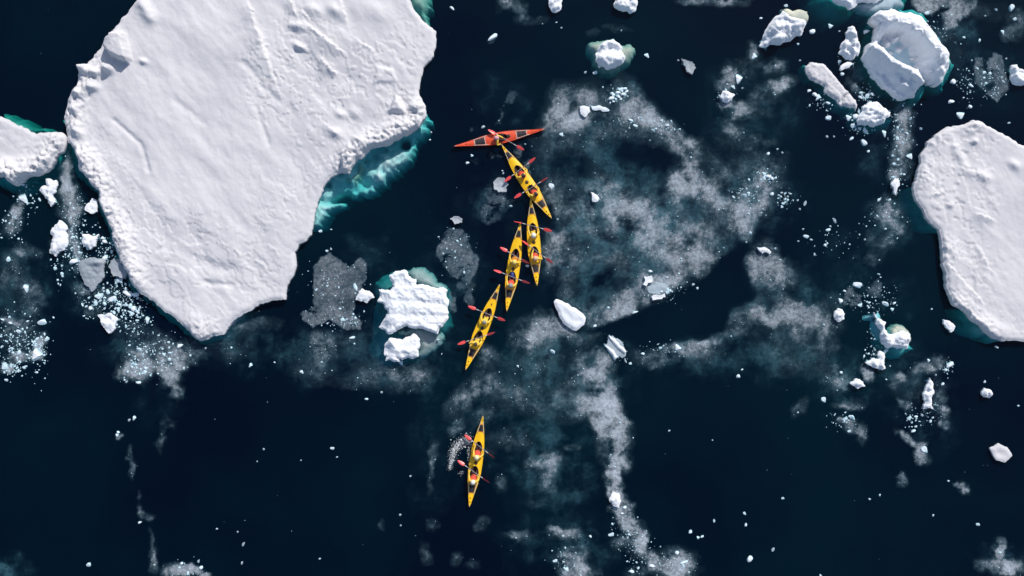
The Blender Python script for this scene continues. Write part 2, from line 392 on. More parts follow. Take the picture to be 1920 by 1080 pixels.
# ------------------------------------------------------------------ the big floes
BIG = [(258,0),(247,13),(230,32),(217,50),(203,70),(190,90),(177,103),(165,120),(150,123),(152,133),(147,152),(138,167),(128,187),(124,207),(121,223),(125,243),(128,267),(138,277),(148,297),(150,320),(170,343),(188,358),(193,389),(202,414),(212,435),(216,458),(224,481),(241,512),(252,537),(278,558),(310,586),(338,604),(355,621),(375,639),(389,636),(401,629),(420,627),(431,609),(445,595),(460,587),(483,573),(507,564),(535,562),(542,527),(552,507),(552,473),(560,457),(583,440),(588,410),(597,373),(603,360),(610,343),(627,328),(640,323),(655,325),(670,297),(678,297),(693,280),(717,273),(740,263),(763,253),(787,237),(799,217),(797,197),(785,175),(788,147),(793,127),(812,105),(817,77),(817,58),(803,47),(787,30),(773,13),(768,0),(735,-70),(600,-115),(400,-120),(290,-60)]
bf = [('p', [(197,92),(203,76),(222,60),(238,62),(243,80),(250,112),(244,122),(214,111)], 0.85, 0.25),
      ('b',215,70,12,18,20,0.25),('b',158,130,13,9,20,0.8),('b',205,130,12,9,20,0.65),('b',182,138,12,8,0,0.4),('b',150,175,12,8,20,0.35),('b',180,165,9,7,0,0.28),('b',143,205,10,9,0,0.3),('b',270,116,9,6,20,0.22),
      ('b',146,238,10,12,0,0.3),('b',150,250,14,10,30,0.3),('b',170,165,16,10,0,0.2),
      ('r',[(155,290),(175,310),(190,350),(200,390)],0.5,0.28),('r',[(225,430),(240,480),(262,530)],0.45,0.25),
      ('r',[(268,10),(285,35)],0.35,0.35),('s',[(470,12),(483,45),(492,78)],0.9,0.55),('s',[(492,78),(505,130),(525,175)],0.5,0.18),
      ('b',556,50,16,11,15,0.42),('b',562,88,14,7,25,0.42),('b',590,20,22,12,30,0.3),
      ('s',[(585,52),(600,70),(640,95)],1.0,0.5),('s',[(606,112),(628,136)],0.5,0.35),('b',628,20,22,14,35,0.35),('s',[(640,2),(650,38)],0.7,0.3),
      ('s',[(545,0),(556,25)],0.35,0.3),('s',[(568,18),(580,38)],0.35,0.25),('b',700,20,40,25,20,0.25),('s',[(672,75),(700,95)],0.7,0.22),
      ('p',[(702,122),(740,128),(748,158),(700,160)],0.14,0.25),('b',650,150,40,25,0,-0.15),('b',640,215,14,8,30,0.28),('b',665,212,20,12,30,0.22),
      ('p',[(729,200),(742,174),(753,184),(763,205),(764,218),(725,212)],0.40,0.35),('b',781,202,14,8,10,0.45),('b',745,236,24,8,-15,0.4),
      ('r',[(655,285),(690,268),(740,255),(785,232)],0.45,0.42),('p',[(641,292),(655,288),(668,292),(664,310),(655,323),(642,320)],0.32,0.12),
      ('b',672,262,12,9,20,0.35),('b',632,250,14,10,30,0.28),('s',[(610,232),(635,250)],0.6,0.25),
      ('r',[(340,470),(400,500),(440,505)],0.35,-0.12),('r',[(385,530),(435,535)],0.18,-0.14),('r',[(215,225),(265,270),(280,320)],0.14,-0.13),('r',[(460,120),(520,190)],0.25,-0.14),
      ('r',[(330,190),(380,230)],0.2,-0.08),('r',[(480,200),(505,270)],0.15,-0.08),('b',380,500,40,20,10,-0.12),('b',360,600,30,20,0,0.15),('b',520,430,40,60,0,0.12)]
bf = [f if f[0] == 'p' or i < 12 else f[:-1] + (f[-1] * (0.62 if f[0] == 's' else 0.75),) for i, f in enumerate(bf)]
big = ice('ice_floe', BIG, 'vast white snow covered floe with turquoise ice shelf under its edge', 'ice floe', top=0.56, rim=0.46, bevel=0.25, cell=0.08,
          rough=0.034, lump=0.24, ls=2.6, band=1.7, lz=[(165,150,45),(150,220,30),(160,300,35),(185,340,30),(205,400,30),(225,450,30),(250,510,30),(690,275,45),(740,245,40),(785,215,30),(650,300,25),(380,625,25)], feats=bf, seed=11, wave=0.24, terr=0.04, edge=0.07)
# submerged shelf of the big floe, in overlapping ledges
SH = [(795,212),(801,222),(808,231),(797,236),(800,246),(791,256),(782,262),(779,278),(774,290),(769,298),(760,309),(749,316),(748,325),(737,332),(724,340),(713,349),(704,353),(693,363),(680,365),(667,371),(655,367),(644,366),(640,372),(644,384),(630,391),(616,398),(611,408),(606,417),(590,428),(575,430),(560,380),(600,300),(700,220)]
ice('submerged_shelf', SH, top=-0.74, rim=-0.95, bevel=0.3, cell=0.10, rough=0.22, rs=1.3, lump=0.34, ls=0.9, band=60, mat=UNDER, parent=big, depth=-3, edge=0.19, seed=21,
    feats=[('r',[(800,222),(772,252),(740,270),(700,285),(676,312)],0.5,-0.42),('r',[(640,348),(655,360),(690,340)],0.45,-0.6),('b',757,268,9,9,0,-3.5),('b',634,371,16,7,-20,-3.2),('b',611,346,9,7,0,-1.0),('b',740,305,34,20,-35,0.25),('b',700,335,40,16,-25,0.25),('b',612,400,20,14,-40,0.25)])
ice('algae_ledge', [(650,330),(672,300),(690,300),(688,322),(680,338),(655,345),(640,345),(625,350),(604,362),(600,375),(618,372),(622,360)][0:9] , top=-0.32, rim=-0.9, bevel=0.5, cell=0.12, rough=0.08, mat=ALGAE, parent=big, depth=-2, edge=0.18, seed=22)
ice('algae_ledge', [(765,-30),(805,-30),(803,10),(809,15),(803,45),(790,38),(770,20)], top=-0.35, rim=-0.8, bevel=0.5, cell=0.12, rough=0.1, mat=ALGAE, parent=big, depth=-2, edge=0.14, seed=23)
ice('submerged_shelf', [(118,225),(135,285),(140,315),(160,345),(185,365),(187,392),(196,416),(205,436),(210,460),(218,486),(235,516),(246,542),(272,564),(305,592),(333,611),(350,628),(375,643),(392,641),(425,632),(437,614),(452,600),(440,560),(300,520),(240,400),(200,300)],
    top=-1.5, rim=-2.8, bevel=1.0, cell=0.16, rough=0.3, mat=UNDER, parent=big, depth=-3, edge=0.14, seed=24)

SMALL = [(0,218),(14,224),(27,233),(47,240),(67,252),(90,248),(113,248),(124,257),(122,273),(113,287),(103,300),(83,323),(63,330),(50,333),(30,348),(17,340),(3,330),(-30,335),(-80,310),(-90,240),(-40,215)]
sf = ice('ice_floe', SMALL, 'smaller white floe wedged against the flank of the vast floe', 'ice floe', top=0.46, rim=0.38, bevel=0.2, cell=0.085, rough=0.045, lump=0.30, ls=2.4, band=1.6, lz=[(10,325,30),(50,325,35),(90,305,25),(110,270,20)], seed=31, edge=0.09,
         feats=[('r',[(0,315),(30,328),(60,318),(90,300)],0.5,0.25),('b',40,325,22,14,-20,0.2)], wave=0.15, terr=0.04)
ice('algae_ledge', [(8,214),(28,226),(48,233),(66,243),(90,246),(95,256),(60,262),(20,240)], top=-1.0, rim=-1.9, bevel=0.4, cell=0.12, rough=0.25, rs=1.4, mat=ALGAE, parent=sf, depth=-2.5, edge=0.2, seed=32)
ice('submerged_shelf', [(126,262),(126,278),(114,298),(104,312),(86,332),(68,343),(50,358),(34,360),(14,350),(0,345),(10,320),(60,310),(100,270)], top=-1.2, rim=-2.2, bevel=0.6, cell=0.14, rough=0.25, mat=UNDER, parent=sf, depth=-2.5, edge=0.17, seed=33)

RIGHT = [(1825,225),(1837,227),(1853,237),(1880,250),(1900,263),(1920,273),(1990,300),(2060,420),(2040,600),(1960,640),(1920,641),(1893,639),(1868,636),(1847,621),(1822,600),(1808,583),(1783,558),(1775,530),(1768,495),(1766,463),(1761,431),(1743,414),(1732,393),(1718,375),(1713,354),(1720,330),(1725,310),(1727,290),(1737,277),(1747,260),(1758,250),(1777,238),(1800,235)]
rf = ice('ice_floe', RIGHT, 'broad white snow covered floe with scalloped flank, cut off by the frame', 'ice floe', top=0.50, rim=0.40, bevel=0.2, cell=0.085, rough=0.032, lump=0.16, ls=2.6, band=1.3, lz=[(1790,580,40),(1840,620,30),(1770,470,25),(1730,330,25),(1755,255,25),(1825,235,20)], seed=41, edge=0.08, wave=0.16, terr=0.045,
         feats=[('b',1825,266,8,6,0,0.3),('r',[(1790,275),(1810,320),(1850,335)],0.3,0.16),('s',[(1750,362),(1765,357)],0.3,0.2),('s',[(1780,500),(1810,535),(1835,560)],0.7,0.2),('b',1780,385,8,6,30,0.2),('s',[(1830,400),(1860,412)],0.4,0.18),('s',[(1840,470),(1850,500)],0.5,0.15),('b',1900,310,15,10,30,0.2),('r',[(1785,570),(1830,610),(1880,625)],0.5,0.14)])
for i_, pl in enumerate(([(1713,352),(1712,368),(1720,392),(1729,408),(1738,424),(1748,432),(1770,432),(1760,390),(1735,350)], [(1800,582),(1806,596),(1818,604),(1813,616),(1822,628),(1842,630),(1852,640),(1870,640),(1880,620),(1830,580)])):
    ice('submerged_shelf', pl, top=-0.70, rim=-1.2, bevel=0.4, cell=0.12, rough=0.3, rs=1.4, lump=0.4, ls=0.9, band=60, mat=UNDER, parent=rf, depth=-2.5, edge=0.1, seed=42 + i_)

# ------------------------------------------------------------------ bergs and slabs
B1 = [(1632,33),(1640,27),(1658,27),(1663,22),(1672,28),(1684,31),(1697,28),(1713,33),(1723,43),(1730,57),(1744,72),(1751,91),(1765,108),(1771,123),(1769,137),(1758,160),(1753,163),(1746,158),(1739,160),(1735,152),(1721,147),(1720,151),(1721,163),(1713,172),(1713,183),(1697,187),(1679,183),(1670,174),(1656,165),(1644,149),(1633,137),(1623,123),(1617,110),(1621,98),(1623,86),(1634,84),(1637,70),(1642,50),(1633,45),(1629,42)]
b1 = ice('iceberg', B1, 'bulky white berg with a hollow shaded bowl between two ridges', 'iceberg', top=0.50, rim=0.34, bevel=0.15, cell=0.055, rough=0.07, rs=1.8, lump=0.10, ls=2.2, band=9, mat=CRUMB, seed=51, edge=0.09, depth=-1.6, foot=0.04,
         feats=[('r',[(1646,40),(1672,46),(1700,54),(1722,70),(1737,92),(1746,112)],0.95,1.15),('r',[(1746,112),(1752,132),(1748,148)],0.6,0.45),
                ('p',[(1648,62),(1660,54),(1690,56),(1708,65),(1721,79),(1731,95),(1736,110),(1726,130),(1708,136),(1690,128),(1672,116),(1652,100),(1638,86)],-1.0,0.40),
                ('r',[(1624,95),(1640,104),(1652,118),(1672,130),(1694,140),(1706,150),(1714,160)],0.42,1.0),('b',1690,164,15,12,30,0.40),('b',1704,176,10,7,20,0.25),('b',1672,150,11,8,40,0.3),('b',1648,132,9,9,0,0.22),('b',1632,114,8,8,20,0.22),
                ('b',1664,82,10,8,20,0.85),('b',1679,74,5,5,0,0.7),('b',1688,92,9,8,0,0.65),('b',1672,98,9,9,0,0.55),('b',1656,92,9,7,30,0.4),('b',1661,52,5,10,20,0.6),
                ('p',[(1705,106),(1722,105),(1711,114)],0.32,0.08),('p',[(1733,99),(1743,104),(1738,128),(1727,124)],0.5,0.14),('p',[(1690,60),(1712,66),(1716,78),(1700,76)],0.35,0.12),('b',1746,142,13,8,0,0.30),('b',1730,142,9,7,0,0.3)])
ice('submerged_foot', [(1610,100),(1632,20),(1660,18),(1700,20),(1722,28),(1740,60),(1760,95),(1782,125),(1776,150),(1766,172),(1745,170),(1730,165),(1715,195),(1690,195),(1660,180),(1630,145)], top=-1.3, rim=-2.6, bevel=0.9, cell=0.14, rough=0.4, lump=0.5, ls=0.7, band=20, mat=UNDER, parent=b1, depth=-2.5, edge=0.15, seed=52)

B2 = [(730,517),(741,508),(757,506),(764,510),(765,517),(780,523),(778,534),(802,535),(812,539),(822,542),(838,544),(836,555),(841,563),(838,576),(839,590),(835,604),(825,614),(821,626),(802,620),(786,616),(761,610),(748,617),(741,622),(729,627),(710,614),(717,602),(723,594),(727,585),(723,580),(719,570),(715,568),(707,565),(710,543),(729,545),(737,537),(735,529)]
b2 = ice('ice_block', B2, 'square white ice block on a pale green underwater base', 'ice block', top=0.66, rim=0.46, bevel=0.14, cell=0.06, rough=0.05, rs=2.6, lump=0.07, ls=3.4, band=9, mat=CRUMB, seed=61, edge=0.10, depth=-1.2,
         feats=[('b',715,555,12,14,0,-0.32),('b',720,612,14,12,20,-0.30),('b',752,520,16,9,0,-0.12),('r',[(738,560),(740,600)],0.3,0.12),('r',[(735,530),(770,532)],0.25,-0.12),('r',[(740,562),(835,572)],0.18,-0.08),('r',[(740,590),(838,594)],0.22,-0.09),('r',[(760,545),(800,570)],0.15,-0.06)])
ice('submerged_base', [(704,530),(718,518),(738,510),(764,508),(785,510),(806,522),(818,534),(840,543),(844,560),(842,600),(846,612),(838,622),(830,630),(828,642),(815,655),(798,668),(780,680),(755,684),(735,686),(712,682),(699,668),(698,640),(703,600),(706,560)], top=-0.85, rim=-2.0, bevel=1.1, cell=0.10, rough=0.22, rs=1.2, mat=DULL, parent=b2, depth=-2, edge=0.07, seed=62)
ice('pale_ledge', [(764,512),(775,503),(795,504),(808,516),(818,532),(836,542),(812,545),(795,538),(776,530)], top=-0.07, rim=-0.35, bevel=0.5, cell=0.09, rough=0.08, rs=1.4, mat=PALE, parent=b2, depth=-1, edge=0.10, seed=64)
ice('pale_ledge', [(745,622),(775,615),(800,612),(822,620),(832,632),(826,648),(812,658),(795,668),(782,668),(780,640),(765,628)], top=-0.07, rim=-0.35, bevel=0.5, cell=0.09, rough=0.08, rs=1.4, mat=PALE, parent=b2, depth=-1, edge=0.10, seed=65)
B3 = [(720,657),(723,643),(741,635),(768,632),(774,626),(782,631),(787,647),(783,655),(784,669),(761,672),(745,671),(750,678),(731,675),(723,677),(719,663)]
ice('ice_block', B3, 'small white ice block sitting just below the square one on the same base', 'ice block', top=0.55, rim=0.40, bevel=0.14, cell=0.06, rough=0.05, rs=2.6, lump=0.07, ls=3.4, band=9, mat=CRUMB, seed=63, edge=0.10,
    feats=[('b',725,658,9,18,0,-0.30),('r',[(735,640),(745,655),(780,658)],0.2,0.14),('r',[(750,650),(758,665)],0.12,-0.08)])

def berg(name, pts, label, cat, mat=None, top=0.45, seed=1, lump=0.14, feats=(), cell=0.075, rim=0.22, ls=2.6, foot=0.08, edge=0.11, rough=0.05, bevel=0.25, group=None):
    return ice(name, pts, label, cat, top=top, rim=rim, bevel=bevel, cell=cell, rough=rough, rs=2.0, lump=lump, ls=ls, band=9, mat=mat or CRUMB, seed=seed, edge=edge, foot=foot, feats=feats, group=group)

b = berg('iceberg', [(1467,21),(1472,26),(1477,33),(1488,37),(1500,40),(1510,42),(1507,53),(1502,67),(1482,77),(1458,84),(1444,82),(1433,89),(1424,86),(1431,67),(1440,49),(1453,33)], 'lumpy white berg with a flat olive tinged corner', 'iceberg', top=0.30, seed=71, lump=0.30, ls=1.6,
     feats=[('r',[(1470,35),(1500,42)],0.35,0.35),('r',[(1452,56),(1490,55)],0.35,0.35),('b',1456,76,14,8,-10,0.4),('b',1432,80,10,10,0,-0.2)])
ice('algae_ledge', [(1471,17),(1500,18),(1514,22),(1515,38),(1508,48),(1490,36),(1474,30)], top=0.12, rim=0.03, bevel=0.3, cell=0.1, rough=0.05, mat=ALGAE, parent=b, depth=-1, edge=0.12, seed=72)
berg('iceberg', [(1591,51),(1598,49),(1604,58),(1608,73),(1612,89),(1609,104),(1600,111),(1587,110),(1573,100),(1576,87),(1584,76),(1586,60)], 'narrow upright heap of white ice beside the bowl shaped berg', 'iceberg', top=0.35, seed=73, lump=0.28, ls=2.0,
     feats=[('b',1597,75,7,22,0,0.3),('b',1582,97,9,10,0,-0.2)])
berg('ice_chunk', [(1575,130),(1577,124),(1589,116),(1598,119),(1591,127),(1578,132)], 'oblong white ice chunk just under the narrow heap', 'ice chunk', top=0.25, seed=74, cell=0.09)
b5 = ice('ice_slab', [(1510,124),(1520,117),(1533,119),(1544,120),(1553,129),(1564,142),(1573,153),(1584,167),(1598,182),(1607,198),(1606,203),(1591,201),(1578,198),(1564,184),(1553,177),(1546,169),(1547,162),(1529,153),(1520,149),(1511,133)], 'long flat white slab with a crack across one end', 'ice slab',
    top=0.36, rim=0.24, bevel=0.2, cell=0.07, rough=0.05, rs=2.4, lump=0.05, ls=3, band=9, mat=SNOW, seed=75, edge=0.08, feats=[('r',[(1577,191),(1580,184),(1590,176)],0.07,-0.45)])
ice('submerged_foot', [(1508,122),(1520,150),(1545,172),(1552,186),(1570,203),(1588,214),(1604,215),(1602,190),(1560,145)], top=-1.1, rim=-2.2, bevel=0.7, cell=0.14, rough=0.2, mat=UNDER, parent=b5, depth=-1.5, edge=0.14, seed=76)
b = berg('iceberg', [(1630,192),(1647,193),(1663,207),(1669,217),(1657,230),(1633,237),(1610,233),(1607,227),(1613,213),(1617,200)], 'rounded crumbly berg off the tip of the cracked slab', 'iceberg', top=0.34, seed=77, lump=0.26, ls=2.2, feats=[('b',1645,213,16,12,0,0.25)])
ice('submerged_foot', [(1600,222),(1605,238),(1635,246),(1662,238),(1672,220),(1640,210)], top=-0.8, rim=-2.0, bevel=0.6, cell=0.14, rough=0.15, mat=UNDER, parent=b, depth=-1.5, edge=0.14, seed=78)
b = berg('iceberg', [(1130,80),(1150,74),(1158,80),(1168,90),(1172,110),(1160,123),(1140,130),(1123,127),(1117,103),(1122,90)], 'round white berg ringed by pale green submerged ice', 'iceberg', top=0.40, seed=79, lump=0.22, ls=1.8, feats=[('r',[(1122,102),(1140,93),(1166,95)],0.25,-0.25),('r',[(1120,108),(1145,112),(1168,112)],0.3,0.2)])
ice('algae_ledge', [(1102,92),(1107,80),(1120,77),(1150,72),(1165,85),(1180,83),(1187,103),(1180,116),(1165,124),(1150,135),(1127,133),(1113,119),(1110,100)], top=-0.08, rim=-0.4, bevel=0.4, cell=0.12, rough=0.1, mat=ALGAE, parent=b, depth=-2, edge=0.13, seed=80)
ice('ice_slab', [(1039,566),(1043,562),(1053,564),(1064,569),(1071,576),(1080,579),(1094,590),(1098,597),(1095,609),(1081,620),(1076,619),(1064,612),(1055,604),(1049,593),(1042,577)], 'smooth bright white slab shaped like a teardrop amid slush', 'ice slab',
    top=0.34, rim=0.22, bevel=0.2, cell=0.08, rough=0.03, rs=1.5, mat=CRUMB, seed=81, edge=0.05, feats=[('r',[(1060,585),(1072,600),(1090,603)],0.15,-0.04)])
b9 = ice('ice_slab', [(1142,630),(1152,634),(1163,638),(1169,647),(1174,659),(1173,668),(1167,671),(1159,669),(1153,675),(1149,666),(1142,658),(1134,648),(1141,637)], 'grey slab striped with two white snow ridges', 'ice slab',
    top=0.10, rim=0.06, bevel=0.2, cell=0.07, rough=0.03, rs=2, mat=GREY, seed=82, edge=0.12, feats=[])
ice('snow_ridge', [(1134,647),(1140,650),(1150,657),(1156,667),(1159,669),(1153,675),(1149,667),(1142,659)], top=0.26, rim=0.16, bevel=0.15, cell=0.07, rough=0.03, mat=CRUMB, parent=b9, depth=-0.3, edge=0.06, seed=83)
ice('snow_ridge', [(1142,630),(1152,635),(1160,643),(1169,652),(1174,660),(1171,664),(1162,655),(1153,647),(1145,637)], top=0.26, rim=0.16, bevel=0.15, cell=0.07, rough=0.03, mat=CRUMB, parent=b9, depth=-0.3, edge=0.06, seed=84)
ice('ice_slab', [(1087,200),(1096,198),(1105,200),(1107,210),(1097,220),(1089,214)], 'small bright white slab at the tip of the pale bar in the slush', 'ice slab', top=0.24, rim=0.18, bevel=0.15, cell=0.08, rough=0.02, mat=CRUMB, seed=85, edge=0.06)
ice('ice_slab', [(1108,199),(1122,197),(1135,201),(1143,207),(1130,209),(1112,206)], 'pale narrow bar of ice touching a small bright slab', 'ice slab', top=0.14, rim=0.09, bevel=0.15, cell=0.08, rough=0.03, mat=CRUMB, seed=86, edge=0.08)
berg('iceberg', [(1153,-14),(1152,12),(1160,17),(1167,20),(1183,25),(1193,17),(1195,-2),(1190,-18)], 'ragged white berg cut by the frame above the round green ringed berg', 'iceberg', top=0.3, seed=87, lump=0.25, ls=2.0)
berg('iceberg', [(1032,-12),(1030,13),(1037,22),(1052,17),(1054,0),(1050,-14)], 'little ragged berg cut by the frame in the faint slush', 'iceberg', top=0.26, seed=88, lump=0.2, ls=2.2)
b = berg('iceberg', [(1555,-20),(1562,0),(1575,9),(1595,18),(1604,12),(1612,4),(1640,6),(1660,-4),(1660,-25)], 'white berg cut by the frame over a teal underwater shelf', 'iceberg', top=0.35, seed=89, lump=0.18, ls=1.8)
ice('submerged_shelf', [(1510,-30),(1517,8),(1527,24),(1545,34),(1560,42),(1575,38),(1590,34),(1620,26),(1650,20),(1690,18),(1700,-5),(1700,-40)], top=-1.9, rim=-3.2, bevel=1.2, cell=0.18, rough=0.4, mat=UNDER, parent=b, depth=-3, edge=0.16, seed=90)
ice('grey_ledge', [(1600,8),(1640,2),(1690,-8),(1695,10),(1660,18),(1622,20)], top=0.03, rim=-0.08, bevel=0.3, cell=0.12, rough=0.05, mat=GREY, parent=b, depth=-1, edge=0.12, seed=91)
b = berg('iceberg', [(1639,586),(1651,598),(1661,604),(1659,618),(1671,628),(1682,624),(1694,620),(1705,626),(1706,633),(1702,653),(1682,654),(1660,649),(1652,636),(1653,622),(1642,607)], 'crumbly white berg with a thin pointed tail and teal foot', 'iceberg', top=0.32, seed=92, lump=0.26, ls=2.2, feats=[('b',1688,635,14,14,0,0.2)])
ice('algae_ledge', [(1672,628),(1673,618),(1680,610),(1693,613),(1705,624),(1708,640),(1700,650),(1680,636)], top=0.05, rim=-0.05, bevel=0.2, cell=0.1, rough=0.03, mat=ALGAE, parent=b, depth=-1, edge=0.1, seed=93)
ice('submerged_foot', [(1646,618),(1650,650),(1662,662),(1672,672),(1684,672),(1695,662),(1712,655),(1700,640),(1660,625)], top=-0.8, rim=-1.6, bevel=0.5, cell=0.12, rough=0.15, mat=UNDER, parent=b, depth=-1.5, edge=0.12, seed=94)
berg('ice_chunk', [(1623,680),(1636,672),(1648,674),(1651,658),(1658,662),(1660,691),(1644,690),(1633,686)], 'L shaped white chunk below the crumbly tailed berg', 'ice chunk', top=0.26, seed=95, lump=0.18)
berg('ice_chunk', [(1594,719),(1604,711),(1618,716),(1622,724),(1609,729)], 'small oval white chunk drifting alone in dark water beside slush', 'ice chunk', top=0.24, seed=96, lump=0.2)
berg('ice_chunk', [(1744,709),(1750,720),(1747,744),(1749,767),(1731,767),(1731,738),(1736,724)], 'tall narrow greyish white chunk standing out of faint slush', 'ice chunk', top=0.28, seed=97, lump=0.2)
ice('ice_slab', [(1857,841),(1874,832),(1889,839),(1898,854),(1885,867),(1870,863),(1863,854)], 'clean five sided white slab alone on dark water', 'ice slab', top=0.30, rim=0.24, bevel=0.2, cell=0.08, rough=0.03, mat=SNOW, seed=98, edge=0.05, feats=[('b',1873,850,12,9,20,-0.08)])
berg('ice_chunk', [(1841,735),(1847,728),(1857,731),(1861,738),(1854,746),(1846,744)], 'little round crumbly chunk alone above the five sided slab', 'ice chunk', top=0.26, seed=99, lump=0.25, ls=3.5)
berg('ice_chunk', [(1769,599),(1778,601),(1790,610),(1788,620),(1782,623),(1776,615)], 'small pointed white chunk near the scalloped floe in black water', 'ice chunk', top=0.22, seed=100, lump=0.08)
berg('iceberg', [(1897,122),(1907,121),(1919,132),(1932,140),(1926,158),(1913,159),(1901,157),(1897,138)], 'white berg at the frame edge beside a grey slush pan', 'iceberg', top=0.34, seed=101, lump=0.2)
berg('ice_chunk', [(1564,594),(1567,583),(1576,580),(1584,588),(1583,598),(1572,604)], 'compact white chunk against the rim of a grey ice disc', 'ice chunk', top=0.3, seed=102, lump=0.2)
berg('ice_chunk', [(95,438),(104,421),(111,413),(123,422),(126,444),(121,468),(104,481),(93,474),(96,456)], 'bean shaped glossy white chunk in the channel beside the vast floe', 'ice chunk', top=0.34, seed=103, lump=0.12, ls=1.4)
b = berg('ice_chunk', [(156,486),(178,484),(196,489),(194,518),(172,547),(157,527),(150,510)], 'shield shaped pale chunk pointing down, largest in the channel rubble', 'ice chunk', mat=GREY, top=0.20, seed=104, lump=0.08, feats=[('b',185,492,12,7,0,0.2)])
berg('ice_chunk', [(86,335),(104,338),(105,353),(98,364),(104,379),(95,387),(89,373),(74,356),(80,349),(89,350)], 'crooked hook shaped white chunk between the two touching floes', 'ice chunk', top=0.28, seed=105, lump=0.14)
berg('ice_chunk', [(172,372),(181,376),(181,397),(172,401),(159,394),(163,382)], 'pale rounded chunk alone in a dark gap of the channel', 'ice chunk', mat=CRUMB, top=0.2, seed=106, lump=0.06)
berg('ice_chunk', [(154,439),(168,441),(184,439),(180,450),(169,468),(157,462)], 'white wedge of ice above the shield shaped chunk', 'ice chunk', top=0.28, seed=107, lump=0.16)
berg('ice_chunk', [(208,492),(222,486),(236,510),(230,522),(212,518)], 'grey sunken chunk hugging the flank of the vast floe', 'ice chunk', mat=GREY, top=0.12, seed=108, lump=0.1)
berg('ice_chunk', [(185,590),(196,592),(207,587),(221,599),(216,616),(204,625),(193,610)], 'crescent of white ice at the tail end of the channel rubble', 'ice chunk', top=0.16, seed=109, lump=0.2, feats=[('b',204,598,8,6,0,-0.15)])
berg('ice_chunk', [(667,562),(677,542),(686,545),(697,550),(702,558),(687,568)], 'small white chunk between the grey slush pan and the square block', 'ice chunk', top=0.26, seed=110, lump=0.12)
berg('ice_chunk', [(1146,928),(1150,923),(1160,926),(1165,940),(1160,952),(1150,948)], 'bright white chunk in the middle of the narrow slush stream', 'ice chunk', top=0.26, seed=111, lump=0.14)
berg('ice_chunk', [(844,410),(850,406),(866,409),(866,417),(852,420)], 'dull grey chunk just above the slush pan beside the kayaks', 'ice chunk', mat=GREY, top=0.10, seed=112, lump=0.06)
berg('ice_chunk', [(926,345),(934,334),(946,334),(953,345),(950,358),(935,360)], 'rounded grey lump of ice beside the second kayak', 'ice chunk', mat=GREY, top=0.10, seed=113, lump=0.05)
berg('ice_slab', [(1206,533),(1210,524),(1208,519),(1222,517),(1224,528),(1216,530),(1212,537)], 'notched white plate on the slush above the dark lead', 'ice slab', top=0.14, seed=114, lump=0.05)
berg('ice_slab', [(1222,557),(1232,553),(1246,551),(1248,557),(1234,561),(1224,563)], 'thin white strip of ice at the brink of the dark lead', 'ice slab', top=0.14, seed=115, lump=0.06)
berg('ice_slab', [(1214,538),(1232,530),(1250,533),(1252,546),(1236,552),(1218,550)], 'milky grey disc between notched plate and thin strip', 'ice slab', mat=GREY, top=0.05, rim=0.03, seed=116, lump=0.03)
berg('ice_chunk', [(1107,360),(1112,361),(1124,372),(1122,376),(1112,378)], 'white wedge alone in the slush beside the second kayak stern', 'ice chunk', top=0.2, seed=117, lump=0.08)
berg('ice_chunk', [(1420,464),(1432,463),(1446,472),(1444,476),(1430,475)], 'white oblong chunk at the head of the dark lead', 'ice chunk', top=0.22, seed=118, lump=0.1)
berg('ice_chunk', [(1278,110),(1285,112),(1305,128),(1298,139),(1288,134)], 'grey white chunk with a tail alone in black water', 'ice chunk', mat=GREY, top=0.12, seed=119, lump=0.1)
berg('ice_chunk', [(1350,180),(1356,170),(1366,172),(1378,178),(1372,186),(1356,190)], 'knobbly white chunk on slush beside the black pool', 'ice chunk', top=0.26, seed=120, lump=0.22, ls=3)
berg('ice_chunk', [(1671,345),(1677,335),(1685,335),(1687,348),(1681,366),(1676,352)], 'white spike of ice in the strip beside the scalloped floe', 'ice chunk', top=0.18, seed=121, lump=0.1)

# ------------------------------------------------------------------ little chunks
CH = []
for i in range(9):
    bm = bmesh.new(); bmesh.ops.create_icosphere(bm, subdivisions=2, radius=1.0)
    r = np.random.default_rng(300 + i); ph = r.uniform(0, 50, 3)
    planes = [(Vector(r.normal(0, 1, 3)).normalized(), r.uniform(0.38, 0.75)) for _ in range(9)]
    for v in bm.verts:
        p = v.co.copy()
        for nrm, dist in planes:
            e = p.dot(nrm) - dist
            if e > 0: p -= nrm * e * 0.97
        k = 1.25 + 0.16 * float(gn(np.array([p.x * 2 + ph[0]]), np.array([p.y * 2 + p.z * 1.3 + ph[1]]), i)[0])
        v.co = p * k
    me = bpy.data.meshes.new('chunk_shape'); bm.to_mesh(me); bm.free()
    me.materials.append(CRUMB if i < 6 else GREY); CH.append(me)
CHN = 0
def chunk(x, y, r, ry=None, rot=0, label=None, group=None, grey=False, hh=None):
    global CHN
    CHN += 1
    me = CH[random.randrange(6, 9)] if grey or (r < 2.8 and random.random() < 0.75) else CH[random.randrange(0, 6)]
    o = link('ice_crumb', me); ry = ry or r * random.uniform(0.75, 1.0)
    hgt = (hh or min(0.25, 0.5 * min(r, ry) * S + 0.03))
    o.location = P(x, y, 0.0); o.location.z = hgt * 0.15
    o.scale = (r * S * 1.02, ry * S * 1.02, hgt); o.rotation_euler = (0, 0, math.radians(-rot) if rot else random.uniform(0, 6.28) if ry == r else math.radians(random.uniform(-40, 40)))
    tag(o, label, 'ice crumb', group); return o
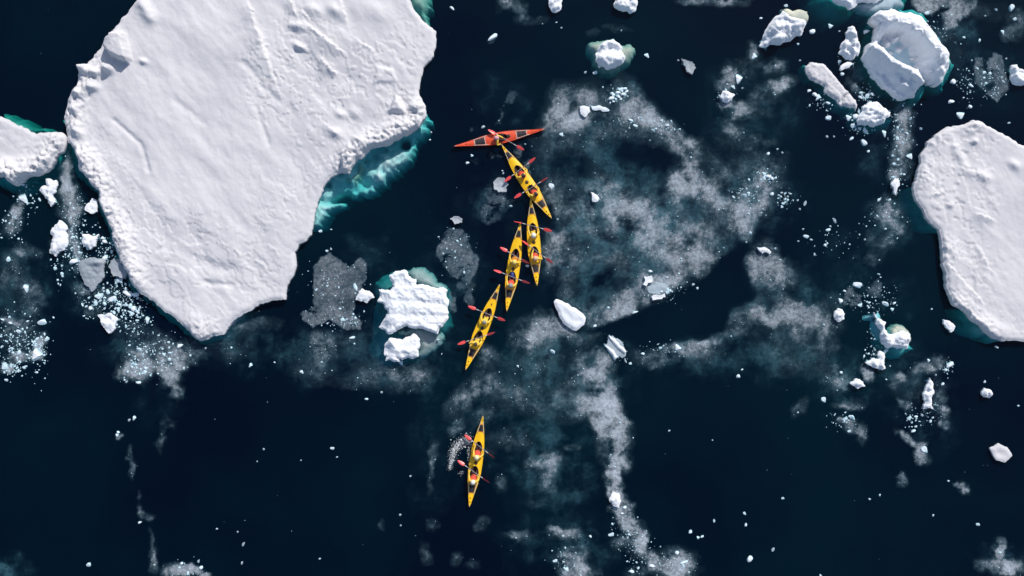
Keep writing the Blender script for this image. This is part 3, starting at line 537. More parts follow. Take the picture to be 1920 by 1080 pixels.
CL = [
 ('white crumb clumped beside the pale bar', [(1150,178,4),(1158,173,5),(1165,168,5),(1171,166,4),(1168,176,5),(1160,181,4),(1146,184,5),(1150,190,3),(1174,172,4),(1155,186,3),(1163,186,3)]),
 ('white crumb edging the dark slush hollow', [(1182,225,4,3),(1190,235,5,3,20),(1225,244,4),(1203,222,3),(1251,235,3),(1053,252,4),(1241,226,3)]),
 ('white crumb on the bright slush arm', [(1397,366,4),(1404,362,3),(1421,350,3),(1440,330,6),(1433,326,4),(1447,334,4),(1446,364,4),(1430,392,2.5),(1375,370,3),(1385,362,2),(1418,360,2)]),
 ('white dot strung off the slush arm', [(1468,382,3),(1472,373,3),(1466,388,3),(1482,364,2.5),(1466,362,2.5),(1477,368,2),(1496,376,2),(1510,381,2.5,5),(1500,392,2),(1440,288,2.5,4),(1458,280,2),(1467,286,2)]),
 ('white crumb in dark water past the slush arm', [(1551,431,5,3),(1566,415,2.5,4),(1563,410,2),(1511,444,5,3.5),(1521,450,2.5),(1497,452,2),(1547,459,3,4),(1557,424,2),(1622,449,2),(1506,430,1.8)]),
 ('white crumb near the grey ice disc', [(1575,563,4,7),(1607,535,8,6),(1613,572,5,3,-30),(1629,567,3),(1648,514,3,2),(1661,569,7,5),(1676,568,3.5),(1673,580,3.5),(1583,545,3)]),
 ('white crumb under the crumbly tailed berg', [(1661,657,5,4),(1639,674,6,4,20),(1661,711,2)]),
 ('white crumb between the faint slush pans', [(1780,684,7,5,-30),(1772,693,3.5),(1754,703,2),(1767,720,3),(1705,783,5,3.5),(1717,781,3),(1729,778,2.5),(1712,808,4,3),(1717,800,2.5),(1741,676,3),(1748,689,2)]),
 ('white crumb below the oval chunk', [(1544,750,4,6),(1576,698,3),(1597,781,6,4),(1585,785,5),(1592,809,3)]),
 ('white crumb beside the thin slush tongue', [(1733,844,5,8,-25),(1778,902,2),(1834,983,4),(1750,966,1.8,3),(1846,715,2,4),(1650,928,1.8,3),(1909,761,2)]),
 ('white crumb in the empty dark corner', [(1405,1046,5,7,30),(1450,1030,2.5,4),(1468,934,3),(1630,936,2),(1538,1078,2.5)]),
 ('white crumb off the slush stream', [(1294,997,3,4),(1309,1008,3),(1316,1006,3),(1339,976,2,4),(1396,963,2,4),(1398,984,2,4),(1385,706,4,4),(1391,693,2),(1336,825,1.5),(1255,808,2)]),
 ('white crumb on the slush stream', [(1146,1003,5,4),(1107,1005,3),(1171,951,3,4),(1166,962,3),(1222,1060,6,4),(1268,1036,4),(1282,1054,7,3),(1041,1052,4),(1057,1053,2.5),(1063,1067,4),(1184,1071,4),(1177,1009,2),(968,1008,2)]),
 ('white crumb rimming the dark lead', [(1115,611,3),(1271,652,7,5),(1205,663,3),(1182,682,2.5,3),(1172,676,2,5),(1300,534,2.5),(1278,490,2),(1219,508,4),(1037,659,5,4,40),(1240,546,3),(1251,548,4,3),(1190,585,6,3,-20)]),
 ('white crumb around the cracked slab', [(1516,170,4),(1528,177,6,5),(1534,183,4,6),(1552,193,4),(1553,222,5),(1591,221,6,5),(1602,218,6),(1600,235,5,6),(1612,241,4),(1622,247,4),(1613,182,5,3,30),(1627,179,4,7,30),(1635,176,4),(1596,260,4),(1619,268,6,5),(1627,284,3),(1551,256,2.5),(1564,256,2),(1658,250,4,6),(1578,138,4)]),
 ('white crumb near the narrow heap of ice', [(1521,59,6,5),(1557,49,5,4),(1623,59,6,5,-20),(1414,106,5,6),(1426,34,3),(1574,59,1.8),(1575,115,3,5,40),(1474,10,4),(1496,83,2),(1500,113,2),(1588,110,3)]),
 ('white crumb around the lone tailed chunk', [(1213,104,4,4.5),(1043,42,2),(1053,52,2),(1116,137,4,3.5),(1098,136,2.5),(1272,113,2),(1385,148,7,8),(1375,163,3,4),(1392,165,2),(1364,158,2.5)]),
 ('white crumb around the cracked slush pan', [(1738,25,4),(1735,145,3,6),(1787,152,5,7),(1820,160,5,3),(1832,128,3),(1801,216,8,6),(1782,190,6,5),(1818,199,4),(1836,75,2,4),(1880,60,3,4),(1896,15,4,7),(1868,18,3),(1903,35,4),(1773,128,3,5),(1886,110,2),(1806,183,2)]),
 ('white crumb beside the scalloped floe', [(1892,230,3,2),(1727,241,3),(1868,650,4,3),(1706,293,6,5),(1676,308,3),(1674,292,3),(1700,250,3),(1747,579,2)]),
 ('white crumb in the rubble of the channel', [(139,489,9,7),(193,446,4),(197,452,5),(197,483,4,7),(202,469,2.5),(212,562,7,6),(187,555,9,5),(249,578,5,6),(240,550,8,6),(254,552,6,5),(16,485,4,6),(50,540,5,7),(42,345,4),(45,372,7,9),(170,577,4,6),(262,577,3),(277,600,4,6),(263,575,2),(98,343,3)]),
 ('white crumb off the small wedged floe', [(20,605,4,3),(52,602,3,2.5),(35,622,4),(5,599,3),(80,603,8,7),(70,665,9,11),(88,635,5),(22,653,4,3),(10,690,5,4),(45,690,3),(12,713,3)]),
 ('white crumb below the vast floe tip', [(262,655,5,4,30),(260,717,4),(238,716,2.5),(234,712,2),(337,648,6,5),(252,784,3,4),(243,788,2.5),(386,653,2),(470,685,3,4),(434,652,2)]),
 ('white crumb beside the wispy slush trail', [(222,811,3),(220,816,3),(262,979,3.5,3),(167,1058,4,5),(376,1064,4),(372,1052,2.5,3),(340,1056,3),(290,1059,2),(407,992,2),(456,1020,2.5,4),(454,1056,1.8,3),(446,997,1.8),(600,1048,2)]),
 ('white dot in open water below the vast floe', [(566,697,3,3.5),(623,841,3.5),(687,748,3),(716,735,2.5),(495,842,2),(482,865,1.6),(632,857,1.6),(564,863,1.6),(515,679,2),(752,681,3,5)]),
 ('white dot between vast floe and kayaks', [(601,434,3),(621,430,2),(613,471,2.5),(620,467,2.5),(809,248,2),(806,262,2),(906,239,2.5,3.5),(848,15,5,3.5),(923,70,9,5,-30),(660,633,5,3),(750,965,2.5),(751,985,2),(770,893,2)]),
 ('white crumb close beside the line of kayaks', [(1033,350,5,6),(942,320,2),(944,325,2),(989,499,3),(876,305,3.5),(885,292,3),(985,270,2),(958,386,3),(1042,391,2)]),
]
for lab, pts in CL:
    grp = lab.replace('white crumb', 'white crumbs').replace('white dot', 'white dots')
    names = {}
    for word, key in (('largest', lambda p: -p[2] * (p[3] if len(p) > 3 else p[2])), ('topmost', lambda p: p[1]), ('lowest', lambda p: -p[1]), ('leftmost', lambda p: p[0]), ('rightmost', lambda p: -p[0]),
                      ('second from the top', lambda p: p[1]), ('second from the bottom', lambda p: -p[1]), ('second from the left', lambda p: p[0]), ('second from the right', lambda p: -p[0])):
        k_ = 1 if word.startswith('second') else 0
        od = sorted(range(len(pts)), key=lambda i: key(pts[i]))
        if len(od) > k_ and od[k_] not in names: names[od[k_]] = word
    for i, p in enumerate(pts):
        chunk(p[0], p[1], p[2], p[3] if len(p) > 3 else None, p[4] if len(p) > 4 else 0, (names[i] + ' of the ' + grp) if i in names else 'one inner piece of the ' + grp, grp)

# loose brash packed into the channels and along the slush edges (uncountable)
bv_ = []; bf2 = []
SRC = [(np.array([tuple(v.co) for v in m_.vertices]), [tuple(p.vertices) for p in m_.polygons]) for m_ in CH[:6]]
LOW = []
for i in range(8):
    r = np.random.default_rng(900 + i); bm = bmesh.new(); bmesh.ops.create_icosphere(bm, subdivisions=1, radius=1.0)
    LOW.append((np.array([tuple(v.co * r.uniform(0.65, 1.2)) for v in bm.verts]), [tuple(v.index for v in f.verts) for f in bm.faces])); bm.free()
def brash(x, y, r):
    v, f = LOW[random.randrange(8)]; p = P(x, y, 0); a = random.uniform(0, 6.28); e = random.uniform(0.55, 1.0); n = len(bv_)
    c, s_ = math.cos(a), math.sin(a); q = v * np.array([r, r * e, min(r * 0.8, 0.10)])
    for t in q: bv_.append((p.x + t[0] * c - t[1] * s_, p.y + t[0] * s_ + t[1] * c, t[2] * 0.8 + 0.01))
    bf2.extend([tuple(k + n for k in g) for g in f])
for x, y, rx, ry, n in ((40,650,45,50,120),(75,660,14,26,60),(20,690,18,14,40),(30,410,22,40,40),(145,420,30,60,90),(180,560,30,40,90),(225,560,30,40,130),(140,480,20,30,40),(110,500,14,30,20),(250,600,35,35,80),(200,480,25,40,60),(300,665,50,40,90),(255,690,24,24,40),(1160,180,22,14,50),(1195,225,40,14,40),(1245,240,28,12,30),
                        (1405,365,30,30,60),(1440,332,18,14,40),(1470,372,18,16,30),(1250,540,34,20,50),(1240,655,40,14,30),(1550,192,30,20,40),(1605,225,26,26,70),(1625,180,18,22,50),(1690,250,26,70,90),(1680,330,16,30,40),(1660,405,34,30,40),(1640,560,40,30,60),(1645,670,22,18,40),(1775,690,14,14,24),(1745,770,24,20,40),(1710,790,16,20,24),
                        (1580,790,26,14,30),(1740,60,60,40,60),(1810,160,16,30,40),(1860,150,26,36,70),(1590,115,18,14,30),(1360,180,16,10,30),(1175,990,26,30,50),(1200,1040,26,30,50),(1265,1058,36,20,40),(1060,1055,26,20,30),(620,540,50,50,70),(660,600,18,14,30),(850,470,30,40,40),(630,600,40,14,30),(1640,640,14,30,20),(1155,655,24,24,20),(60,360,14,30,20),(1560,455,50,24,24),(350,1065,34,14,24),(830,610,10,40,14)):
    for _ in range(int(n * 1.6)):
        brash(random.gauss(x, rx * 0.55), random.gauss(y, ry * 0.55), (0.042 if x < 320 else 0.028) * math.exp(random.gauss(0, 0.6)))
o = link('brash_ice', mesh('brash_ice', bv_, bf2, CRUMB, False)); tag(o, 'fine broken brash ice strewn along channels and slush edges', 'brash ice', kind='stuff')

# ------------------------------------------------------------------ slush sheets
def slush(name, label, dabs=(), polys=(), cuts=(), z=0.006, mat=None, cell=0.075, seed=5, thr=0.035, warp=1.0, contrast=1.0, boost=1.0):
    b = []
    for d in dabs: m_ = max(d[2], d[3]) * 1.3 + 20; b += [(d[0] - m_, d[1] - m_), (d[0] + m_, d[1] + m_)]
    for pl, g, soft in polys:
        a = np.array(pl, float); b += [tuple(a.min(0) - 25), tuple(a.max(0) + 25)]
    b = np.array(b); lo = b.min(0); hi = b.max(0)
    lo = np.maximum(lo, (-60, -50)); hi = np.minimum(hi, (1980, 1130))
    st = cell / S
    gx, gy = np.meshgrid(np.arange(lo[0], hi[0], st), np.arange(lo[1], hi[1], st))
    wx = gx + warp * (16 * fbm(gx / 60, gy / 60, 4, 101) + 7 * fbm(gx / 14, gy / 14, 3, 103)); wy = gy + warp * (16 * fbm(gx / 60, gy / 60, 4, 102) + 7 * fbm(gx / 14, gy / 14, 3, 104))
    keep = np.ones(gx.shape)
    for d in dabs:
        x, y, rx, ry, rot, g = d
        a = math.radians(rot); ux = wx - x; uy = wy - y
        rr = np.sqrt(((ux * math.cos(a) + uy * math.sin(a)) / rx) ** 2 + ((-ux * math.sin(a) + uy * math.cos(a)) / ry) ** 2)
        keep *= 1 - min(g, 0.95) * (1 - sst(0.35, 1.25, rr))
    for pl, g, soft in polys:
        keep *= 1 - g * sst(-soft, soft, sdf(np.array(pl, float), wx * 0.6 + gx * 0.4, wy * 0.6 + gy * 0.4))
    den = 1 - keep
    n = fbm(gx / 34 + 3, gy / 34, 6, seed, 0.6); n2 = fbm(gx / 90 + 3, gy / 90, 3, seed + 40)
    den = den * np.clip(0.92 + contrast * (1.25 * n + 0.9 * n2), 0.03, 1.8)
    for pl, soft in cuts:
        den *= 1 - sst(-soft, soft, sdf(np.array(pl, float), wx * 0.35 + gx * 0.65, wy * 0.35 + gy * 0.65))
    den = np.minimum(den * boost, 1.3)
    H, W = gx.shape
    f4 = np.maximum.reduce([den[:-1, :-1], den[1:, :-1], den[:-1, 1:], den[1:, 1:]]) > thr
    J, I = np.nonzero(f4); a = J * W + I
    Q = np.stack([a + W, a + W + 1, a + 1, a], 1)
    used = np.unique(Q); mp = np.zeros(H * W, np.int64); mp[used] = np.arange(len(used)); Q = mp[Q]
    k = S * (CAM_H - z) / CAM_H
    zz = z + (0.012 * n.ravel()[used] + 0.010 if z > 0 else 0.12 * n.ravel()[used])
    if z > 0: zz = np.maximum(zz, z)
    co = np.stack([(gx.ravel()[used] - 960) * k, (540 - gy.ravel()[used]) * k, zz], 1).astype(np.float32)
    me = bpy.data.meshes.new(name)
    me.vertices.add(len(co)); me.vertices.foreach_set('co', co.ravel())
    me.loops.add(Q.size); me.loops.foreach_set('vertex_index', Q.ravel().astype(np.int32))
    me.polygons.add(len(Q)); me.polygons.foreach_set('loop_start', np.arange(0, Q.size, 4, dtype=np.int32))
    try: me.polygons.foreach_set('loop_total', np.full(len(Q), 4, np.int32))
    except Exception: pass
    at = me.attributes.new('slush_cover', 'FLOAT', 'POINT'); at.data.foreach_set('value', den.ravel()[used].astype(np.float32))
    me.materials.append(mat or (PAN if name == 'slush_pan' else SLUSH)); me.update(calc_edges=True); me.validate()
    o = link(name, me); tag(o, label, 'slush', kind='stuff')
    dens_pts.append((gx.ravel()[used], gy.ravel()[used], den.ravel()[used], z))
    return o
dens_pts = []
LEAD = [(1100,618),(1125,612),(1180,592),(1260,557),(1320,522),(1350,480),(1374,466),(1378,452),(1402,452),(1395,490),(1415,545),(1418,560),(1372,580),(1352,620),(1332,633),(1300,640),(1250,642),(1195,655),(1168,628)]
POOL = [(1165,120),(1320,120),(1335,200),(1310,262),(1282,258),(1255,222),(1215,182)]
slush('slush_ice', 'sprawling field of grey slush curling around a dark hollow beside the kayaks', dabs=[
  (1096,200,50,38,0,.50),(1070,228,45,25,0,.38),(1040,218,26,30,0,.25),(1165,185,45,25,0,.32),(1200,207,40,25,0,.35),(1230,225,35,22,0,.40),(1240,237,24,18,0,.45),(1270,247,35,25,20,.50),(1290,268,30,28,0,.42),
  (1285,290,28,35,0,.38),(1300,322,26,26,0,.38),(1300,347,55,28,10,.52),(1268,335,25,18,0,.3),(1312,362,52,26,20,.40),(1150,375,40,42,0,.40),(1122,338,28,32,0,.22),(1182,400,46,32,0,.48),(1245,400,42,32,0,.50),(1272,385,32,16,0,.3),
  (1222,432,46,32,0,.42),(1255,370,32,30,0,.3),(1442,330,32,36,30,.45),(1420,365,42,30,-45,.45),(1400,400,36,30,-45,.52),(1386,428,24,26,0,.42),(1352,380,30,20,0,.22),(1240,455,50,40,0,.42),(1290,482,52,40,0,.42),(1332,502,36,30,0,.42),
  (1302,440,42,30,0,.32),(1222,542,46,30,-15,.50),(1255,530,36,22,-15,.5),(1190,562,52,22,-20,.45),(1160,590,42,20,-15,.42),(1112,592,45,26,0,.36),(1052,425,30,40,0,.2),(1060,462,40,30,0,.2),(1100,490,26,26,0,.2),(1122,412,50,30,0,.25),(1032,478,17,48,0,.40),
  (1200,270,20,12,0,.1),(1150,540,30,30,0,.15)],
  polys=[([(1000,250),(1040,165),(1160,140),(1230,190),(1300,260),(1360,300),(1470,290),(1470,350),(1400,450),(1340,500),(1180,590),(1110,615),(1050,560),(1020,420)], .28, 18)],
  cuts=[(LEAD, 5), (POOL, 9), ([(1125,270),(1160,255),(1215,265),(1265,285),(1270,310),(1245,340),(1195,345),(1180,325),(1130,315)], 14), ([(1040,280),(1110,290),(1110,335),(1060,340),(1010,320)],22), ([(1090,510),(1150,500),(1170,540),(1110,570),(1070,560)],18), ([(1005,375),(1035,385),(1048,435),(1042,440),(1012,420)],6),([(1010,535),(1040,555),(1090,585),(1075,590),(1045,560),(1005,565)],5)], seed=5)
slush('slush_ice', 'grey slush bank between the dark lead and the tailed berg', dabs=[
  (1430,500,36,48,0,.48),(1462,520,40,36,0,.38),(1450,580,55,30,0,.45),(1445,592,30,20,0,.42),(1510,592,46,24,-10,.42),(1550,610,40,24,0,.42),(1552,640,30,30,0,.34),(1390,602,36,26,0,.30),(1380,626,50,14,0,.3),(1300,657,62,24,0,.40),(1250,662,42,22,0,.42),(1222,672,42,20,0,.42),(1334,642,30,12,0,.38),
  (1470,640,70,50,0,.20),(1530,680,40,35,0,.16),(1570,715,34,14,0,.22),(1470,690,40,20,0,.12),(1560,570,30,20,0,.15)], cuts=[(LEAD, 4)], z=0.010, seed=6, boost=1.15)
slush('slush_ice', 'grey slush skirt around the line of yellow kayaks', dabs=[
  (1000,612,46,30,0,.42),(1050,612,46,24,0,.40),(980,642,26,36,0,.30),(1010,642,52,30,0,.24),(1090,628,32,20,0,.34),(1060,680,62,40,0,.16),(920,662,24,26,0,.34),(905,702,24,40,20,.36),(885,732,42,24,-25,.26),(926,722,20,30,0,.3),(855,800,26,11,-40,.32),(960,752,52,30,0,.14),(1000,742,62,26,0,.14),(1045,762,62,32,0,.20),(990,700,60,40,0,.16),(1070,730,40,40,0,.18),(860,760,40,24,-30,.18),(930,830,40,24,0,.12),(905,780,30,14,-35,.2)],
  cuts=[([(1035,560),(1052,560),(1100,590),(1100,600),(1150,625),(1110,622),(1085,625),(1040,590)],4),(LEAD,4),([(935,500),(1010,520),(1030,560),(990,575),(955,600),(935,650),(905,640),(860,690),(820,770),(815,700),(850,620)],8)], z=0.014, seed=8, boost=1.2)
slush('slush_ice', 'narrow stream of grey slush trailing away from the kayaks', dabs=[
  (1112,690,44,28,0,.42),(1126,666,30,22,0,.38),(1108,732,36,42,0,.36),(1124,772,46,30,0,.58),(1150,800,40,28,30,.54),(1152,835,38,36,0,.48),(1160,866,28,34,0,.42),(1148,882,12,32,-15,.40),(1150,895,16,26,0,.5),(1156,918,16,24,0,.5),(1170,962,20,24,0,.48),(1184,985,22,20,0,.4),(1128,745,30,30,0,.4),(1135,720,26,24,0,.3),(1160,942,22,20,0,.46),(1180,988,20,20,0,.40),(1196,1002,20,26,0,.50),(1202,1028,14,30,0,.52),(1170,1022,30,18,0,.34),(1222,1052,14,22,0,.52),(1265,1060,50,32,0,.55),(1070,1052,36,30,0,.50),(1082,1072,42,20,0,.48),(1090,1032,26,20,0,.3),(1190,1072,24,14,0,.3)], z=0.018, seed=9, boost=1.5)
slush('slush_ice', 'faint wisps of slush on dark water around the lone kayak', dabs=[
  (1032,872,36,26,0,.24),(1002,862,26,20,0,.16),(1022,912,24,28,0,.18),(962,822,36,26,0,.16),(1060,1002,36,16,0,.20),(982,1002,36,12,0,.16),(812,860,10,40,0,.14),(810,900,8,30,0,.14),(720,985,6,10,0,.16),(808,985,12,14,0,.2),(1075,840,20,10,0,.2),(800,1040,16,24,0,.10),(860,1050,12,16,0,.14),(935,905,16,20,0,.12),(1000,940,20,20,0,.12),(1040,990,16,8,0,.2),(910,980,14,14,0,.12),(890,1060,12,10,0,.14)], z=0.022, seed=10, boost=2.0, contrast=1.4)
slush('slush_ice', 'thin slush spread below the tip of the vast floe', dabs=[
  (440,602,26,18,-20,.34),(482,602,60,22,-10,.20),(432,642,52,40,0,.16),(602,652,28,38,0,.30),(590,692,42,28,0,.20),(642,642,50,24,0,.10),(702,702,62,22,0,.18),(772,702,52,28,0,.30),(760,730,40,16,0,.2),(660,720,60,16,0,.1),(252,682,36,32,0,.50),(234,702,20,16,0,.46),(316,682,36,30,0,.40),(322,712,22,16,0,.36),(332,736,11,20,0,.36),(280,642,52,30,0,.30),(232,620,30,20,0,.26),(352,652,42,20,0,.2),(346,672,26,15,0,.26),(312,790,15,11,0,.34),(305,812,8,20,0,.26),(300,832,10,15,0,.2)], z=0.010, seed=12, boost=1.35,
  cuts=[([(430,620),(450,600),(490,580),(560,570),(590,600),(560,605),(500,592),(455,605)],5)])
slush('slush_ice', 'wispy broken trail of slush crossing the empty dark corner', dabs=[
  (245,850,8,15,0,.28),(250,880,8,20,0,.26),(220,812,8,8,0,.3),(266,960,6,16,0,.2),(286,970,9,9,0,.3),(281,1020,6,32,0,.26),(290,1052,8,30,0,.3),(332,1072,36,14,0,.5),(362,1066,16,12,0,.5),(386,1076,15,10,0,.5),(262,930,6,12,0,.2),(272,965,10,6,0,.25)], z=0.014, seed=13, boost=1.3)
slush('slush_pan', 'ragged grey slush pan between the vast floe and the square block', polys=[([(583,500),(600,485),(620,475),(640,490),(655,497),(665,490),(672,483),(683,490),(687,520),(680,540),(665,555),(663,590),(675,605),(676,618),(650,618),(620,600),(590,612),(575,605),(560,590),(590,575),(588,540)], .46, 2)], z=0.018, seed=14, contrast=0.7)
slush('slush_pan', 'oval grey slush pan between the square block and the kayaks', polys=[([(835,435),(845,425),(870,430),(878,450),(895,485),(890,510),(880,535),(862,525),(850,515),(832,500),(820,480)], .36, 2)], dabs=[(848,566,9,26,0,.36),(882,560,14,30,0,.18),(862,540,12,14,0,.2)], z=0.022, seed=15, contrast=0.8, cuts=[([(820,500),(835,505),(850,522),(848,535),(830,525)],3)])
slush('slush_pan', 'grey slush patch beside the first two kayaks', dabs=[(935,370,30,34,0,.22),(915,390,14,24,0,.2),(925,410,20,14,0,.16),(925,290,14,8,0,.18),(895,300,16,8,0,.16),(885,255,8,12,0,.14),(975,285,10,14,0,.28),(935,215,6,30,20,.22),(955,185,22,8,-40,.2),(995,310,10,20,0,.25)], z=0.010, seed=16)
slush('slush_ice', 'dim slush field lying off the small wedged floe at the frame edge', dabs=[
  (40,370,12,22,0,.36),(30,402,16,22,0,.40),(25,426,20,20,0,.34),(52,472,30,15,0,.34),(20,520,32,50,0,.16),(62,560,26,40,0,.22),(30,622,42,50,0,.16),(76,642,15,20,0,.46),(70,667,20,14,0,.5),(40,672,32,12,0,.42),(10,692,16,15,0,.38),(22,602,32,8,0,.3)], cuts=[([(62,490),(85,555),(98,610),(95,690),(60,720),(200,720),(200,480)],5)], z=0.014, seed=17, boost=1.6)
slush('slush_ice', 'grey slush tongue filling the channel between the touching floes', dabs=[
  (128,340,16,40,0,.44),(130,375,24,44,0,.44),(142,402,18,22,0,.38),(138,445,20,26,0,.36),(150,480,14,34,0,.28),(160,542,26,20,0,.3),(180,580,20,20,0,.2),(130,300,10,20,0,.3),(112,450,24,30,0,.15),(210,555,30,24,0,.2)], z=0.018, seed=18, boost=1.5, contrast=0.8)
slush('slush_ice', 'faint swirling slush below the lumpy olive cornered berg', dabs=[
  (1362,150,18,40,0,.28),(1402,132,52,24,0,.18),(1442,172,42,20,-20,.16),(1450,125,30,20,0,.26),(1392,206,20,20,0,.26),(1432,182,52,18,-25,.14),(1416,96,16,20,0,.24),(1460,160,40,14,-20,.18),(1415,210,36,16,0,.16),(1380,260,40,30,0,.14),(1430,260,30,12,20,.2),(1365,190,16,14,0,.36),(1370,240,16,30,0,.16),(1420,290,30,24,0,.12)], z=0.014, seed=19, boost=1.6, contrast=1.3)
slush('slush_ice', 'grainy grey slush strip between the rounded berg and the scalloped floe', dabs=[
  (1695,216,20,26,0,.40),(1694,262,26,32,0,.40),(1690,302,28,36,0,.32),(1680,325,14,20,0,.36),(1664,406,30,18,0,.24),(1676,416,24,34,20,.42),(1650,450,26,20,0,.32),(1660,385,20,20,0,.2),(1640,480,24,12,-30,.16),(1600,150,16,20,0,.2),(1606,170,12,14,0,.22),(1610,130,14,20,0,.2)],
  cuts=[([(1722,180),(1722,300),(1712,360),(1710,400),(1760,440),(1780,300),(1760,200)],4)], z=0.010, seed=20, boost=1.5, contrast=0.8)
slush('slush_pan', 'cracked oval slush pan in the dark water beyond the bowl shaped berg', polys=[([(1830,110),(1845,108),(1852,115),(1865,100),(1880,105),(1880,130),(1893,150),(1890,170),(1870,190),(1855,180),(1845,165),(1828,155)], .42, 2)], cuts=[([(1845,112),(1849,112),(1851,140),(1849,140)],1.5),([(1842,160),(1862,150),(1866,165),(1852,172)],4)], z=0.014, seed=25, contrast=0.7)
slush('slush_ice', 'grey slush sheet hanging from the frame above the bowl shaped berg', polys=[([(1700,-20),(1708,8),(1718,20),(1745,26),(1768,10),(1785,14),(1798,42),(1815,36),(1830,10),(1838,-20)], .40, 5),([(1765,22),(1785,16),(1795,30),(1793,52),(1770,56),(1765,45)], .40, 3)], dabs=[(1760,66,20,15,0,.22),(1850,22,50,18,0,.14),(1906,50,20,30,0,.26),(1325,2,60,12,0,.40),(1375,5,40,12,0,.38),(1780,90,40,40,0,.1),(1890,65,14,16,0,.25)], z=0.018, seed=26, boost=1.3, contrast=0.8)
slush('slush_ice', 'faint slush flecks hanging from the frame beside the little ragged berg', dabs=[(962,8,30,16,0,.24),(990,36,26,12,0,.28),(940,4,16,8,0,.24),(1020,36,14,10,0,.24),(925,68,12,7,-30,.2),(1110,60,14,10,0,.12),(985,15,12,20,0,.2),(1155,50,30,8,0,.1)], z=0.010, seed=27, boost=1.4)
slush('slush_pan', 'round grey ice disc with bright rim chunks', dabs=[(1640,542,18,14,-20,.28),(1655,530,16,10,-30,.22)], polys=[([(1582,560),(1590,545),(1600,543),(1612,555),(1611,572),(1598,580),(1585,576)], .42, 3)], z=0.014, seed=28, contrast=0.5)
slush('slush_ice', 'thin slush patches scattered around the tall narrow chunk', dabs=[
  (1756,680,26,20,0,.30),(1730,692,24,14,0,.16),(1686,706,15,12,-30,.32),(1676,722,12,14,0,.26),(1692,760,20,10,20,.3),(1700,730,36,30,0,.12),(1762,742,16,40,0,.18),(1776,772,12,15,0,.3),(1768,795,12,8,40,.26),(1632,702,12,15,0,.42),(1570,720,32,15,0,.2),(1592,756,32,10,0,.22),(1580,790,16,9,0,.28),(1560,702,26,20,0,.2),(1600,800,32,15,20,.2),(1700,822,32,9,45,.32),(1725,856,14,16,0,.26),(1692,900,11,16,0,.32),(1806,916,11,16,0,.30),(1795,905,14,5,0,.2),(1872,1062,42,20,0,.36),(1876,1030,11,22,0,.36),(1912,1062,30,20,0,.3),(1730,840,12,12,0,.2),(1620,815,14,20,0,.18),(1500,765,14,22,40,.12),(1625,690,16,14,0,.2)], z=0.014, seed=29, boost=2.1)
# sunken slush, half a metre under the surface
slush('sunken_slush', 'dim teal slush hanging under the water around the line of kayaks', dabs=[
  (770,610,95,110,0,.36),(760,700,90,50,0,.4),(600,660,160,60,0,.3),(430,640,110,60,0,.28),(850,500,70,80,0,.28),(700,480,60,40,0,.2),(1060,690,150,90,0,.42),(1120,480,150,130,0,.5),(1250,400,160,100,0,.5),(1100,300,110,90,0,.38),(1200,200,120,60,0,.36),(960,800,120,80,0,.34),(1040,880,110,90,0,.36),(1060,1020,120,70,0,.36),(-20,1095,90,60,0,.7),(930,380,70,60,0,.34),(1400,370,110,80,0,.40),(1470,560,130,70,0,.36),(1300,660,150,50,0,.34),(1480,670,110,60,0,.3),(820,860,60,120,0,.16),(940,200,60,60,0,.2),(1400,200,110,80,0,.26)], cuts=[(LEAD,10),(POOL,14)], z=-0.45, mat=DEEPSLUSH, cell=0.13, seed=30, contrast=1.9, warp=2.6)
slush('sunken_slush', 'dim green slush hanging under the water around the bergs', dabs=[
  (1670,410,50,60,0,.3),(1740,420,30,40,0,.2),(1650,280,60,80,0,.25),(1620,150,50,60,0,.3),(1800,100,60,60,0,.26),(1780,50,60,40,0,.3),(1870,140,50,60,0,.2),(1600,480,70,60,0,.2),(1660,560,70,40,0,.22),(1700,720,90,70,0,.26),(1570,720,70,70,0,.26),(1740,800,60,50,0,.2),(1880,1050,60,40,0,.26),(260,640,90,70,0,.3),(160,480,60,110,0,.3),(40,560,60,130,0,.3),(130,380,40,70,0,.3),(300,760,50,60,0,.16)], z=-0.45, mat=DEEPSLUSH, cell=0.13, seed=33, contrast=1.9, warp=2.6)

# bright ice grains in and around the slush (uncountable)
sv = []; sf_ = []
OCT = np.array([(1,0,0),(0,1,0),(-1,0,0),(0,-1,0),(0,0,1)], float); OF = [(0,1,4),(1,2,4),(2,3,4),(3,0,4)]
def grain(x, y, r):
    p = P(x, y, 0); a = random.uniform(0, 6.28); c, s_ = math.cos(a), math.sin(a); n = len(sv)
    for q in OCT:
        j = random.uniform(0.6, 1.3)
        sv.append((p.x + r * j * (q[0] * c - q[1] * s_), p.y + r * j * (q[0] * s_ + q[1] * c), 0.005 + max(q[2], 0) * r * 0.7 + (0.03 if q[2] > 0 else 0.0)))
    sf_.extend([(a_ + n, b_ + n, c_ + n) for a_, b_, c_ in OF])
for xs, ys, de, z in dens_pts:
    if z < 0: continue
    pr = np.clip(de, 0, 0.8) ** 1.3; n = int(len(xs) * 0.035 * min(1, pr.mean() * 3)); pr = pr / pr.sum()
    for i in rng.choice(len(xs), n, p=pr):
        grain(xs[i] + random.uniform(-1, 1), ys[i] + random.uniform(-1, 1), 0.020 * math.exp(random.gauss(0, 0.55)))
for _ in range(120): grain(random.uniform(0, 1920), random.uniform(0, 1080), 0.014 * math.exp(random.gauss(0, 0.4)))
o = link('ice_grains', mesh('ice_grains', sv, sf_, CRUMB, False)); tag(o, 'tiny bright ice grains sprinkled over the slush', 'ice grains', kind='stuff')

